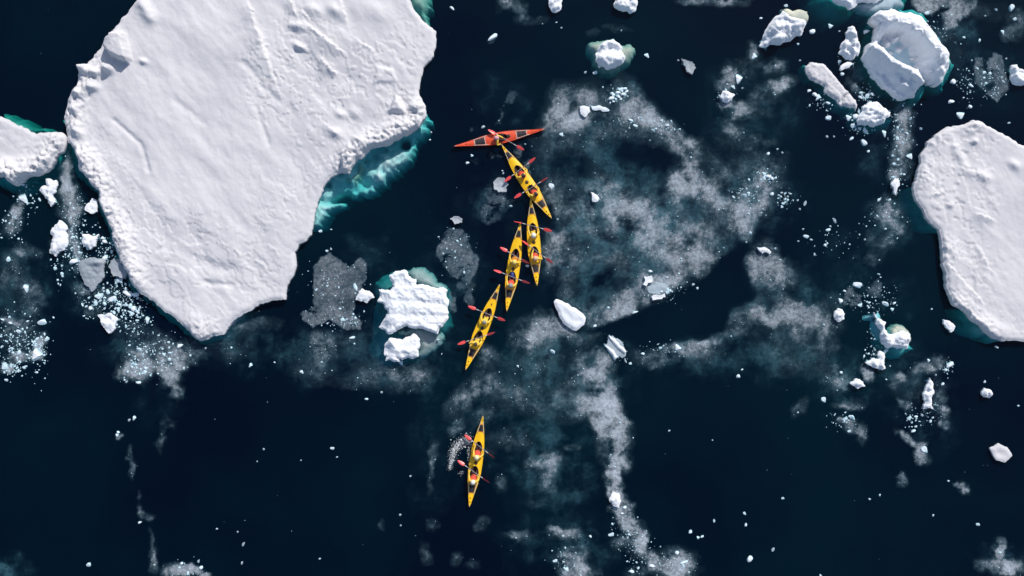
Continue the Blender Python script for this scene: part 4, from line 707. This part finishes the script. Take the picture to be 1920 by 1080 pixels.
# ------------------------------------------------------------------ mesh bits for kayaks and people
def tube(path, r, n=6, closed=False, caps=True):
    path = [Vector(p) for p in path]; m_ = len(path); v = []; f = []
    rr = r if isinstance(r, (list, tuple)) else [r] * m_
    for i, p in enumerate(path):
        a = path[(i - 1) % m_] if (closed or i > 0) else path[i]; b = path[(i + 1) % m_] if (closed or i < m_ - 1) else path[i]
        t = (b - a).normalized(); u = t.orthogonal() if abs(t.z) > 0.95 else Vector((0, 0, 1)).cross(t); u.normalize(); w = t.cross(u)
        for k in range(n):
            an = 2 * math.pi * k / n; v.append(p + u * math.cos(an) * rr[i] + w * math.sin(an) * rr[i])
    for i in range(m_ if closed else m_ - 1):
        j = (i + 1) % m_
        for k in range(n): f.append((i * n + k, i * n + (k + 1) % n, j * n + (k + 1) % n, j * n + k))
    if not closed and caps: f.append(tuple(range(n))[::-1]); f.append(tuple((m_ - 1) * n + k for k in range(n)))
    return v, f
def join(parts):
    V = []; F = []
    for v, f in parts:
        n = len(V); V += list(v); F += [tuple(i + n for i in q) for q in f]
    return V, F
def add(name, vf, mat, parent, smooth=True):
    return link(name, mesh(name, vf[0], vf[1], mat, smooth), parent)
def ball(c, r, nu=10, nv=7):
    r = r if isinstance(r, (tuple, list)) else (r, r, r); v = [(c[0], c[1], c[2] + r[2])]; f = []
    for j in range(1, nv):
        th = math.pi * j / nv
        for i in range(nu):
            ph = 2 * math.pi * i / nu; v.append((c[0] + r[0] * math.sin(th) * math.cos(ph), c[1] + r[1] * math.sin(th) * math.sin(ph), c[2] + r[2] * math.cos(th)))
    v.append((c[0], c[1], c[2] - r[2])); e = len(v) - 1
    for i in range(nu): f.append((0, 1 + i, 1 + (i + 1) % nu)); f.append((e, 1 + (nv - 2) * nu + (i + 1) % nu, 1 + (nv - 2) * nu + i))
    for j in range(nv - 2):
        for i in range(nu):
            a = 1 + j * nu + i; b = 1 + j * nu + (i + 1) % nu; f.append((a, a + nu, b + nu, b))
    return v, f

# ------------------------------------------------------------------ kayaks
WT = [0, .04, .09, .17, .27, .37, .5, .63, .74, .845, .93, 1]
WW = [.012, .05, .105, .205, .310, .375, .400, .400, .315, .195, .100, .018]
def kayak(bow, stern, label, mat, cockpits, nets, hatch, single=False, mark=False):
    A = P(*bow, 0.35); Bq = P(*stern, 0.33); d = A - Bq; Lk = math.hypot(d.x, d.y); rz = math.atan2(d.y, d.x)
    root = empty('kayak', ((A.x + Bq.x) / 2, (A.y + Bq.y) / 2, 0), rz); tag(root, label, 'kayak', 'kayaks paddling through the ice')
    X = lambda t: Lk * (0.5 - t)
    ws = [w * (0.98 if not single else 0.93) for w in WW]
    W = lambda t: float(np.interp(t, WT, ws))
    if single:
        wt = [0, .05, .12, .22, .34, .46, .56, .66, .78, .88, .95, 1]; w2 = [.015, .05, .10, .185, .29, .345, .345, .30, .19, .10, .05, .015]
        W = lambda t: float(np.interp(t, wt, w2))
    ZS = lambda t: 0.20 + 0.15 * abs(2 * t - 1) ** 3
    def ZD(t, v): return ZS(t) + 0.20 * W(t) * (1 - abs(v) ** 1.8)
    NU, NV = 120, 20
    ts = [i / NU for i in range(NU + 1)]; vs = [-1 + 2 * j / NV for j in range(NV + 1)]
    V = np.array([[(X(t), v * W(t), ZD(t, v)) for v in vs] for t in ts])
    # hull: sheer -> chine -> keel
    hv = []; hf = []
    prof = [(1.0, 0), (1.03, .25), (0.97, .5), (0.80, .8), (0.45, 1.0), (0, 1.08)]
    prof = prof + [(-a, b) for a, b in prof[-2::-1]]
    for t in ts:
        zk = -0.10 + 0.20 * abs(2 * t - 1) ** 4; zs = ZS(t)
        for a, b in prof: hv.append((X(t), a * W(t), zs + (zk - zs) * b))
    n = len(prof)
    for i in range(NU):
        for j in range(n - 1): hf.append((i * n + j, i * n + j + 1, (i + 1) * n + j + 1, (i + 1) * n + j))
    add('hull', (hv, hf), mat, root)
    # deck with cockpit openings
    cps = [(X(t), a, b) for t, a, b in cockpits]
    def cpv(x, y):
        best = 9; bi = None
        for c in cps:
            q = math.hypot((x - c[0]) / c[1], y / (c[2] * (1.0 - 0.18 * (x - c[0]) / c[1])))
            if q < best: best = q; bi = c
        return best, bi
    vid = {}; dv = []; df_ = []; edge = {}
    for i in range(NU):
        for j in range(NV):
            cx = V[i:i + 2, j:j + 2, 0].mean(); cy = V[i:i + 2, j:j + 2, 1].mean()
            if cpv(cx, cy)[0] < 1: continue
            q = []
            for a, b_ in ((i, j), (i, j + 1), (i + 1, j + 1), (i + 1, j)):
                if (a, b_) not in vid: vid[(a, b_)] = len(dv); dv.append(tuple(V[a, b_]))
                q.append(vid[(a, b_)])
            df_.append(tuple(q))
            for k in range(4):
                e = tuple(sorted((q[k], q[(k + 1) % 4]))); edge[e] = edge.get(e, 0) + 1
    for e, c in edge.items():
        if c == 1:
            for k in e:
                x, y, z = dv[k]; q, cp = cpv(x, y)
                if q < 1.35: dv[k] = (cp[0] + (x - cp[0]) / q, y / q, z)
    add('deck', (dv, df_), mat, root)
    for c in cps:
        pts = []; 
        for k in range(28):
            a = 2 * math.pi * k / 28; x = c[0] + c[1] * math.cos(a); y = c[2] * math.sin(a) * (1 - 0.18 * math.cos(a)); t = 0.5 - x / Lk
            pts.append((x, y, ZD(t, y / W(t)) + 0.02))
        ck = add('cockpit', join([]), M['tub'], root)
        wv = []; wf = []
        for zz, k_ in ((None, 1.0), (0.10, 0.98), (0.045, 0.85)):
            for (x, y, z) in pts: wv.append((c[0] + (x - c[0]) * k_, y * k_, z if zz is None else zz))
        for r_ in range(2):
            for k in range(28): wf.append((r_ * 28 + k, r_ * 28 + (k + 1) % 28, (r_ + 1) * 28 + (k + 1) % 28, (r_ + 1) * 28 + k))
        wf.append(tuple(56 + k for k in range(28)))
        ck.data = mesh('cockpit', wv, wf, M['tub'])
        link('coaming', mesh('coaming', *tube(pts, 0.020, 6, True), M['black']), ck)
        sx = c[0] - c[1] * 0.45
        sv_, sf2 = join([tube([(sx - 0.20, y, 0.085 + 0.03 * abs(y) / 0.18) for y in (-.2, -.1, 0, .1, .2)], [0.03, .05, .06, .05, .03], 8), tube([(sx - 0.24, y, 0.20) for y in (-.17, 0, .17)], [0.04, .05, .04], 8)])
        link('seat', mesh('seat', sv_, sf2, M['black']), ck)
    def strip(t0, t1, v0, v1, up, th=0.012, nu=6, nv=6):
        g = []; 
        for u in range(nu + 1):
            t = t0 + (t1 - t0) * u / nu
            for j in range(nv + 1):
                v = v0 + (v1 - v0) * j / nv; g.append((X(t), v * W(t), ZD(t, v) + up))
        f = []
        for u in range(nu):
            for j in range(nv): a = u * (nv + 1) + j; f.append((a, a + 1, a + nv + 2, a + nv + 1))
        return g, f
    for t0, t1 in nets:
        h_ = add('deck_hatch', strip(t0, t1, -.72, .72, 0.014), M['black'], root)
        k_ = strip(t0, t1, -.72, .72, 0.014)[0]
        rimv = [k_[i] for i in (0, 6, 48, 42)]
        link('hatch_strap', mesh('hatch_strap', *join([tube([tuple(np.array(strip(t, t, -.72, .72, .026, nu=1)[0][j]) for j in range(7))[j] for j in range(7)], 0.008, 4) for t in (t0 + (t1 - t0) * .3, t0 + (t1 - t0) * .7)]), M['tub']), h_)
        for s_ in (-1, 1):
            add('deck_line', tube([(X(t), s_ * .88 * W(t), ZD(t, .88) + 0.014) for t in np.linspace(t0 - .035, t1 + .025, 8)], 0.017, 5), M['line'], root)
        for tt in (t0 - .006, t1 + .006):
            add('deck_seam', strip(tt - .003, tt + .003, -.86, .86, 0.008, nu=1), M['seam'] if not single else M['line'], root)
    for s_ in (-1, 1):
        add('gunwale', tube([(X(t), s_ * (W(t) + 0.002), ZS(t) + 0.004) for t in np.linspace(0.01, 0.99, 40)], 0.013, 5), mat, root)
    hx = X(hatch); hz = ZD(hatch, 0)
    hc = [(hx + 0.115 * math.cos(a), 0.115 * math.sin(a)) for a in np.linspace(0, 2 * math.pi, 18)[:-1]]
    v = [(x, y, ZD(0.5 - x / Lk, y / W(hatch)) - 0.004) for x, y in hc] + [(hx + (x - hx) * .94, y * .94, hz + 0.022) for x, y in hc] + [(hx, 0, hz + 0.028)]
    f = [(k, (k + 1) % 17, 17 + (k + 1) % 17, 17 + k) for k in range(17)] + [(17 + k, 17 + (k + 1) % 17, 34) for k in range(17)]
    add('day_hatch', (v, f), M['hatch'] if not single else M['tub'], root)
    for t, s_ in ((0.015, 0), (0.985, 0)):
        add('carry_toggle', ball((X(t), 0, ZD(t, 0) + 0.02), (0.045, 0.025, 0.02), 8, 5), M['line'], root)
    for t in ((0.905, 0.95) if not single else (0.87,)):
        add('deck_fitting', ball((X(t), 0.01, ZD(t, 0) + 0.012), (0.045, 0.03, 0.022), 8, 5), M['hatch'], root)
    add('deck_fitting', ball((X(.05), 0.0, ZD(.05, 0) + 0.012), (0.04, 0.025, 0.02), 8, 5), M['hatch'], root)
    if mark:
        add('deck_compass', ball((X(.235), 0.0, ZD(.235, 0) + 0.02), (0.08, 0.035, 0.03), 8, 5), M['hatch'], root)
    rv = [(X(1) - a, y, z) for y in (-.012, .012) for a, z in ((-0.02, .30), (.10, .28), (.12, -.12), (.02, -.18), (-.02, .0))]
    add('rudder', (rv, [(0, 1, 2, 3, 4), (9, 8, 7, 6, 5)] + [(i, i + 5, (i + 1) % 5 + 5, (i + 1) % 5) for i in range(5)]), M['black'], root, False)
    return dict(root=root, X=X, ZD=ZD, L=Lk, rz=rz)

DBL = [(.355, .40, .235), (.625, .40, .245)]
NET = [(.10, .17), (.765, .845)]
K = {}
K['red'] = kayak((1021, 242), (852, 274), 'red kayak lying crosswise at the head of the line', M['red'], [(.485, .42, .235)], [(.205, .305), (.665, .77)], .40, single=True)
K['two'] = kayak((941, 272), (1034, 409), 'yellow double kayak with its bow held by the red kayak paddler', M['yellow'], DBL, NET, .505)
K['three'] = kayak((995, 373), (1007, 535), 'yellow double kayak with its bow tucked against the second kayak side', M['yellow'], DBL, NET, .50)
K['four'] = kayak((976, 416), (950, 583), 'yellow double kayak lying alongside another, a blue bag in its cockpit', M['yellow'], [(.375, .40, .235), (.63, .40, .245)], NET, .53)
K['five'] = kayak((937, 533), (873, 693), 'yellow double kayak at the tail of the line beside the square ice block', M['yellow'], DBL, NET, .515, mark=True)
K['six'] = kayak((905.5, 780), (880, 950), 'yellow double kayak on its own, trailing behind the line with a splash', M['yellow'], DBL, NET, .52)

# ------------------------------------------------------------------ paddles
def blade_mesh():
    Lb = 0.50; v = []; f = []; n = 12; m_ = 6
    for side in (1, -1):
        for i in range(n + 1):
            t = i / n; x = Lb * t
            wd = 0.095 * (math.sin(math.pi * min(1, (t * 0.93 + 0.07)) ** 0.75 * 0.96) ** 0.65) + 0.016 * (1 - t)
            for j in range(m_ + 1):
                u = -1 + 2 * j / m_; y = wd * u * (1 + 0.10 * (t - .5) * (1 if u > 0 else -1))
                z = 0.03 * (1 - u * u) * t * 0.3 - 0.025 * t * t + side * 0.006 * (1 - abs(u)) + (0.014 * side * (1 - t) ** 2 * (1 - abs(u)))
                v.append((x, y, z))
    w = m_ + 1; o = (n + 1) * w
    for s_ in (0, 1):
        for i in range(n):
            for j in range(m_):
                a = s_ * o + i * w + j; q = (a, a + w, a + w + 1, a + 1); f.append(q if s_ == 0 else q[::-1])
    ring = [i * w for i in range(n + 1)] + [n * w + j for j in range(1, w)] + [i * w + m_ for i in range(n - 1, -1, -1)] + [j for j in range(m_ - 1, 0, -1)]
    for k in range(len(ring)):
        a, b = ring[k], ring[(k + 1) % len(ring)]; f.append((a, b, b + o, a + o))
    return mesh('blade', v, f, M['blade'])
BLADE = blade_mesh()
def paddle(p1, p2, z1, z2, roll1, roll2, label):
    a = P(*p1, z1); b = P(*p2, z2)                       # blade centres
    mid = (a + b) / 2; ax = (b - a).normalized(); span = (b - a).length
    root = empty('paddle', mid); tag(root, label, 'paddle', 'red bladed paddles held by the kayakers')
    e = span / 2 - 0.24
    add('shaft', tube([ax * -e, ax * (-e * .5), ax * (e * .5), ax * e], 0.018, 8), M['shaft'], root)
    for s_ in (-1, 1):
        add('shaft_sleeve', tube([ax * (s_ * (e - .22)), ax * (s_ * (e - .02))], 0.022, 8), M['sleeve'], root)
        add('drip_ring', tube([ax * (s_ * (e - .30)), ax * (s_ * (e - .285))], 0.038, 10), M['black'], root)
    for d, ro in ((-1, roll1), (1, roll2)):
        o = link('blade', BLADE, root); xa = ax * d; za = Vector((0, 0, 1)); ya = za.cross(xa).normalized(); za = xa.cross(ya)
        R = Matrix((xa, ya, za)).transposed() @ Matrix.Rotation(math.radians(ro), 3, 'X')
        o.matrix_local = Matrix.Translation(ax * (d * e)) @ R.to_4x4()
    return dict(mid=mid, ax=ax, span=span, root=root)

# ------------------------------------------------------------------ people
def hand_mesh(mir):
    parts = [ball((0, 0.03, 0.012), (0.042, 0.022, 0.03), 8, 6), ball((0, 0.038, -0.012), (0.038, 0.016, 0.024), 8, 6)]
    for k, (x, ln) in enumerate(((-.033, .9), (-.011, 1.0), (.011, .95), (.033, .78))):
        pts = []
        for i in range(6):
            an = math.radians(20 + (200 * ln) * i / 5); pts.append((x, 0.034 * math.cos(an), 0.034 * math.sin(an)))
        parts.append(tube(pts, [.0095, .0095, .009, .0085, .008, .006], 6))
    parts.append(tube([(-.036 * mir, .03, -.01), (-.05 * mir, .012, -.03), (-.036 * mir, -.012, -.034), (-.018 * mir, -.026, -.026)], [.012, .011, .010, .007], 6))
    v, f = join(parts); return mesh('hand', v, f, M['skin'])
HAND = {1: hand_mesh(1), -1: hand_mesh(-1)}

def skinned(name, joints, edges, mats, root_i, matfn):
    me = bpy.data.meshes.new(name); me.from_pydata([j[0] for j in joints], edges, [])
    o = bpy.data.objects.new(name, me); C.objects.link(o)
    md = o.modifiers.new('skin', 'SKIN'); md.use_smooth_shade = True; md.branch_smoothing = 0.4
    for i, j in enumerate(joints):
        r = j[1] if isinstance(j[1], tuple) else (j[1], j[1]); sv__ = me.skin_vertices[0].data[i]; sv__.radius = r; sv__.use_root = (i == root_i)
    sb = o.modifiers.new('sub', 'SUBSURF'); sb.levels = 1; sb.render_levels = 1
    dg = bpy.context.evaluated_depsgraph_get(); ev = o.evaluated_get(dg)
    nm = bpy.data.meshes.new_from_object(ev); nm.name = name
    bpy.data.objects.remove(o)
    nm.materials.clear()
    for m_ in mats: nm.materials.append(m_)
    for p in nm.polygons: p.material_index = matfn(p.center); p.use_smooth = True
    return nm

def person(kname, seat_t, label, hands, pad_ax, hair, vest=None, trousers='trousers', hat=True, lean=0.22, side=0.0, twist=0.0, headmat='skin'):
    k = K[kname]; R = Matrix.Rotation(k['rz'], 4, 'Z'); base = k['root'].location + R @ Vector((k['X'](seat_t), 0, 0))
    root = empty('person', base, k['rz']); tag(root, label, 'person', 'kayakers in yellow jackets')
    Ri = R.inverted()
    hl = [Ri @ (Vector(h) - base) for h in hands]        # left, right in local axes (x forward, y left)
    pel = Vector((0.0, 0, 0.17)); chest = pel + Vector((-lean, side * .6, 0.36)); neck = chest + Vector((-0.02, side * .3, 0.17)); head = neck + Vector((0.02, side * .2, 0.15))
    tv = Vector((math.sin(twist) * -1, math.cos(twist), 0))
    J = [(pel, (.15, .12)), (pel.lerp(chest, .5), (.145, .115)), (chest, (.165, .12)), (neck, .062), (head + Vector((0, 0, -0.03)), .085), (head + Vector((0.0, 0, .05)), .088)]
    E = [(0, 1), (1, 2), (2, 3), (3, 4), (4, 5)]
    for s_, h in ((1, hl[0]), (-1, hl[1])):
        sh = chest + tv * (0.195 * s_) + Vector((0.0, 0, 0.09))
        d = h - sh; D = d.length; l1, l2 = 0.30, 0.29
        if D > (l1 + l2) * 0.985:
            l1 = l2 = D / 2 * 1.02
        a = (l1 * l1 - l2 * l2 + D * D) / (2 * D); hh = math.sqrt(max(l1 * l1 - a * a, 0))
        bd = Vector((-0.25, 0.75 * s_, -0.65)); dn = d.normalized(); bd = (bd - dn * bd.dot(dn)).normalized()
        el = sh + dn * a + bd * hh; wr = h - dn * 0.05
        i = len(J); J += [(sh, .078), (el, .058), (wr, .040)]; E += [(2, i), (i, i + 1), (i + 1, i + 2)]
    for s_ in (1, -1):
        i = len(J); J += [(pel + Vector((.06, .10 * s_, -.01)), .095), (pel + Vector((.42, .15 * s_, .05)), .068), (pel + Vector((.80, .10 * s_, -.06)), .045), (pel + Vector((.92, .10 * s_, -.01)), .04)]
        E += [(0, i), (i, i + 1), (i + 1, i + 2), (i + 2, i + 3)]
    nk = neck.z + 0.015
    def mf(c):
        if c.z > nk - 0.02 and abs(c.x - head.x) < .17 and abs(c.y - head.y) < .13: return 2
        if c.x > 0.10 and c.z < 0.27 and abs(c.y) < 0.26: return 1
        return 0
    link('body', skinned('body', J, E, [M['jacket'], M[trousers], M['skin']], 0, mf), root)
    # head details
    add('nose', ball(head + Vector((0.105, 0, -0.005)), (.022, .016, .024), 6, 5), M['skin'], root)
    for s_ in (1, -1):
        add('eye', ball(head + Vector((0.085, .034 * s_, .02)), .012, 6, 5), M['eye'], root)
        add('ear', ball(head + Vector((-0.005, .095 * s_, 0)), (.022, .012, .032), 6, 5), M['skin'], root)
    add('mouth', ball(head + Vector((0.088, 0, -.05)), (.008, .026, .008), 6, 5), M['pfd'], root)
    hm = M[hair]
    hv = [p for p in (ball(head + Vector((-.012, 0, .038)), (.125, .115, .105), 14, 9),)]
    h_ = add('hat' if hat else 'hair', hv[0], hm, root)
    if hat:
        bv = []; bf_ = []
        for r_, z in ((.105, .035), (.16, .015), (.155, .008), (.10, .025)):
            for i in range(18):
                a = 2 * math.pi * i / 18; bv.append(head + Vector((-.005 + r_ * 1.05 * math.cos(a), r_ * .93 * math.sin(a), z)))
        for r_ in range(3):
            for i in range(18): bf_.append((r_ * 18 + i, r_ * 18 + (i + 1) % 18, (r_ + 1) * 18 + (i + 1) % 18, (r_ + 1) * 18 + i))
        link('brim', mesh('brim', bv, bf_, hm), h_)
    if vest:
        vv = []; vf = []; rings = [(-.02, .175, .20), (.12, .19, .215), (.30, .195, .215), (.40, .165, .18), (.45, .12, .13)]
        ax_ = (chest - pel).normalized()
        for q, rx, ry in rings:
            c = pel + ax_ * (q + .04)
            for i in range(20):
                a = 2 * math.pi * i / 20; vv.append(c + Vector((rx * math.cos(a), ry * math.sin(a), 0)))
        for r_ in range(len(rings) - 1):
            for i in range(20): vf.append((r_ * 20 + i, r_ * 20 + (i + 1) % 20, (r_ + 1) * 20 + (i + 1) % 20, (r_ + 1) * 20 + i))
        ve = add('life_vest', (vv, vf), M[vest], root)
        link('vest_zip', mesh('vest_zip', *tube([pel + ax_ * q + Vector((rx + .004, 0, .012)) for q, rx in ((.02, .155), (.16, .165), (.34, .165), (.45, .13))], .008, 5), M['black']), ve)
    for s_, h, (pa) in ((1, hl[0], pad_ax[0]), (-1, hl[1], pad_ax[1])):
        pl = (Ri.to_3x3() @ pa).normalized(); o = link('hand', HAND[s_], root)
        ya = Vector((-1, 0, 0.25)); ya = (ya - pl * ya.dot(pl)).normalized(); za = pl.cross(ya)
        o.matrix_local = Matrix.Translation(h) @ Matrix((pl, ya, za)).transposed().to_4x4()
    return root

def crew(kn, seat_t, p1, p2, z1, z2, r1, r2, plabel, label, hair, **kw):
    """p1 = blade on the paddler's left, p2 = on the right"""
    pd = paddle(p1, p2, z1, z2, r1, r2, plabel)
    g = 0.30
    return person(kn, seat_t, label, [pd['mid'] - pd['ax'] * g, pd['mid'] + pd['ax'] * g], [pd['ax'], pd['ax']], hair, **kw)

# second kayak (bow up-left: the paddler's left is on the upper-right side)
crew('two', .385, (952, 335.5), (998, 300.5), .46, .58, 20, 35, 'paddle across the front cockpit of the kayak held by the red one', 'dark haired person in front seat of kayak held by the red one', 'hatdark', vest='pfd', hat=False)
crew('two', .635, (971, 367), (1020.5, 337), .42, .60, 15, 60, 'paddle across the rear cockpit of the kayak held by the red one', 'dark haired person in rear seat of kayak held by the red one', 'hatdark', vest='pfd', hat=False)
crew('three', .385, (971.5, 416.5), (1027, 431.5), .42, .56, 70, 15, 'paddle with one blade over the next kayak bow', 'person in white sun hat and pale vest in front seat beside the slush field', 'hatwhite')
crew('three', .65, (985, 455), (1030, 489), .56, .40, 55, 35, 'paddle held over grey slush by the peach hatted rear paddler', 'person in peach hat and red vest in rear seat beside the slush field', 'hatpeach', vest='pfd')
crew('four', .415, (944.6, 467.4), (985, 490.6), .45, .56, 15, 45, 'paddle in front of the yellow capped paddler', 'person in yellow cap and orange vest ahead of the blue bag', 'hatyellow', vest='pfdorange')
crew('four', .675, (933.4, 508.5), (985.8, 529), .52, .46, 45, 40, 'paddle held just behind the blue bag', 'person in grey hat and red vest sitting behind the blue bag', 'hatgrey', vest='pfd')
crew('five', .40, (885, 576.7), (939.7, 598.7), .50, .50, 10, 20, 'paddle across the front cockpit of the tail end kayak', 'grey haired person in plain yellow jacket in front seat of the tail end kayak', 'hatgrey', hat=False)
crew('five', .655, (865.8, 643), (920.8, 625.8), .42, .58, 25, 40, 'paddle across the rear cockpit of the tail end kayak', 'brown haired person in plain yellow jacket in rear seat of the tail end kayak', 'hatbrown', hat=False)
crew('six', .405, (877.3, 820.1), (921.3, 854.5), .36, .62, 15, 65, 'paddle raising white spray beside the lone kayak', 'person in cream hat at the front of the lone trailing kayak', 'hatcream', vest='pfd')
crew('six', .675, (864.6, 867.7), (911.3, 901.1), .42, .58, 25, 60, 'paddle at the rear of the lone trailing kayak', 'person in bright white hat at the rear of the lone trailing kayak', 'hatwhite', vest='pfd')
# paddler in the red kayak: holds the second kayak's bow with one hand, the paddle rests across the lap
pd = paddle((922, 246.5), (975.5, 277.5), .44, .40, 30, 15, 'paddle laid across the red kayak')
person('red', .53, 'person in pale pink hat reaching from the red kayak to the yellow bow', [P(945, 259, .46), P(940.5, 271, .44)], [pd['ax'], Vector((1, 0, 0))], 'hatpink', lean=0.02, side=-0.06, twist=0.25)

# blue bag in the fourth kayak's rear cockpit
k4 = K['four']; R4 = Matrix.Rotation(k4['rz'], 4, 'Z'); c4 = k4['root'].location + R4 @ Vector((k4['X'](.595), 0.0, 0))
bagp = [(-.16, 0, 0), (-.12, 0, 0), (0, 0, .01), (.12, 0, 0), (.16, 0, 0)]
bag = empty('dry_bag', (c4.x, c4.y, 0.26), k4['rz'] + 0.25); tag(bag, 'blue dry bag wedged in the rear cockpit of a yellow kayak', 'bag')
add('bag_body', tube(bagp, [.05, .10, .115, .10, .05], 12), M['blue'], bag)
add('bag_buckle', tube([(.16, -.05, .02), (.19, 0, .03), (.16, .05, .02)], .014, 6), M['black'], bag)

# spray thrown up beside the lone kayak
parts = []
arc = [(882,826),(872,827),(862,831),(855,838),(850,848),(848,858),(846,868),(843,880)]
for _ in range(1500):
    t = random.random() ** 0.8 * (len(arc) - 1); i = min(int(t), len(arc) - 2); u = t - i
    x = arc[i][0] * (1 - u) + arc[i + 1][0] * u; y = arc[i][1] * (1 - u) + arc[i + 1][1] * u
    w = 4.5 * (1 - t / 8) + 0.8
    p = P(x + random.gauss(0, w * 1.3), y + random.gauss(0, w * 1.2), 0); r = 0.010 * math.exp(random.gauss(0, .55)) * (1.35 - t / 10)
    parts.append(ball((p.x, p.y, abs(random.gauss(0, .04))), (r * 1.3, r, r * .7), 4, 3))
for _ in range(170):
    a = (random.uniform(880, 886), random.uniform(838, 872)) if random.random() < .7 else (random.gauss(868, 2.5), random.gauss(886, 2.5))
    p = P(a[0] - 3 + random.gauss(0, 1), a[1], 0); r = 0.010 * math.exp(random.gauss(0, .5)); parts.append(ball((p.x, p.y, .01), (r, r, r * .6), 5, 4))
FOAM = plain('foam', (0.85, 0.88, 0.90), 0.6)
o = add('water_spray', join(parts), FOAM, None); tag(o, 'white arc of water spray thrown by the paddle of the lone kayak', 'spray', kind='stuff')
print('chunks', CHN, 'objects', len(C.objects), 'tris', sum(len(o.data.loops) for o in C.objects if o.type == 'MESH') // 3)
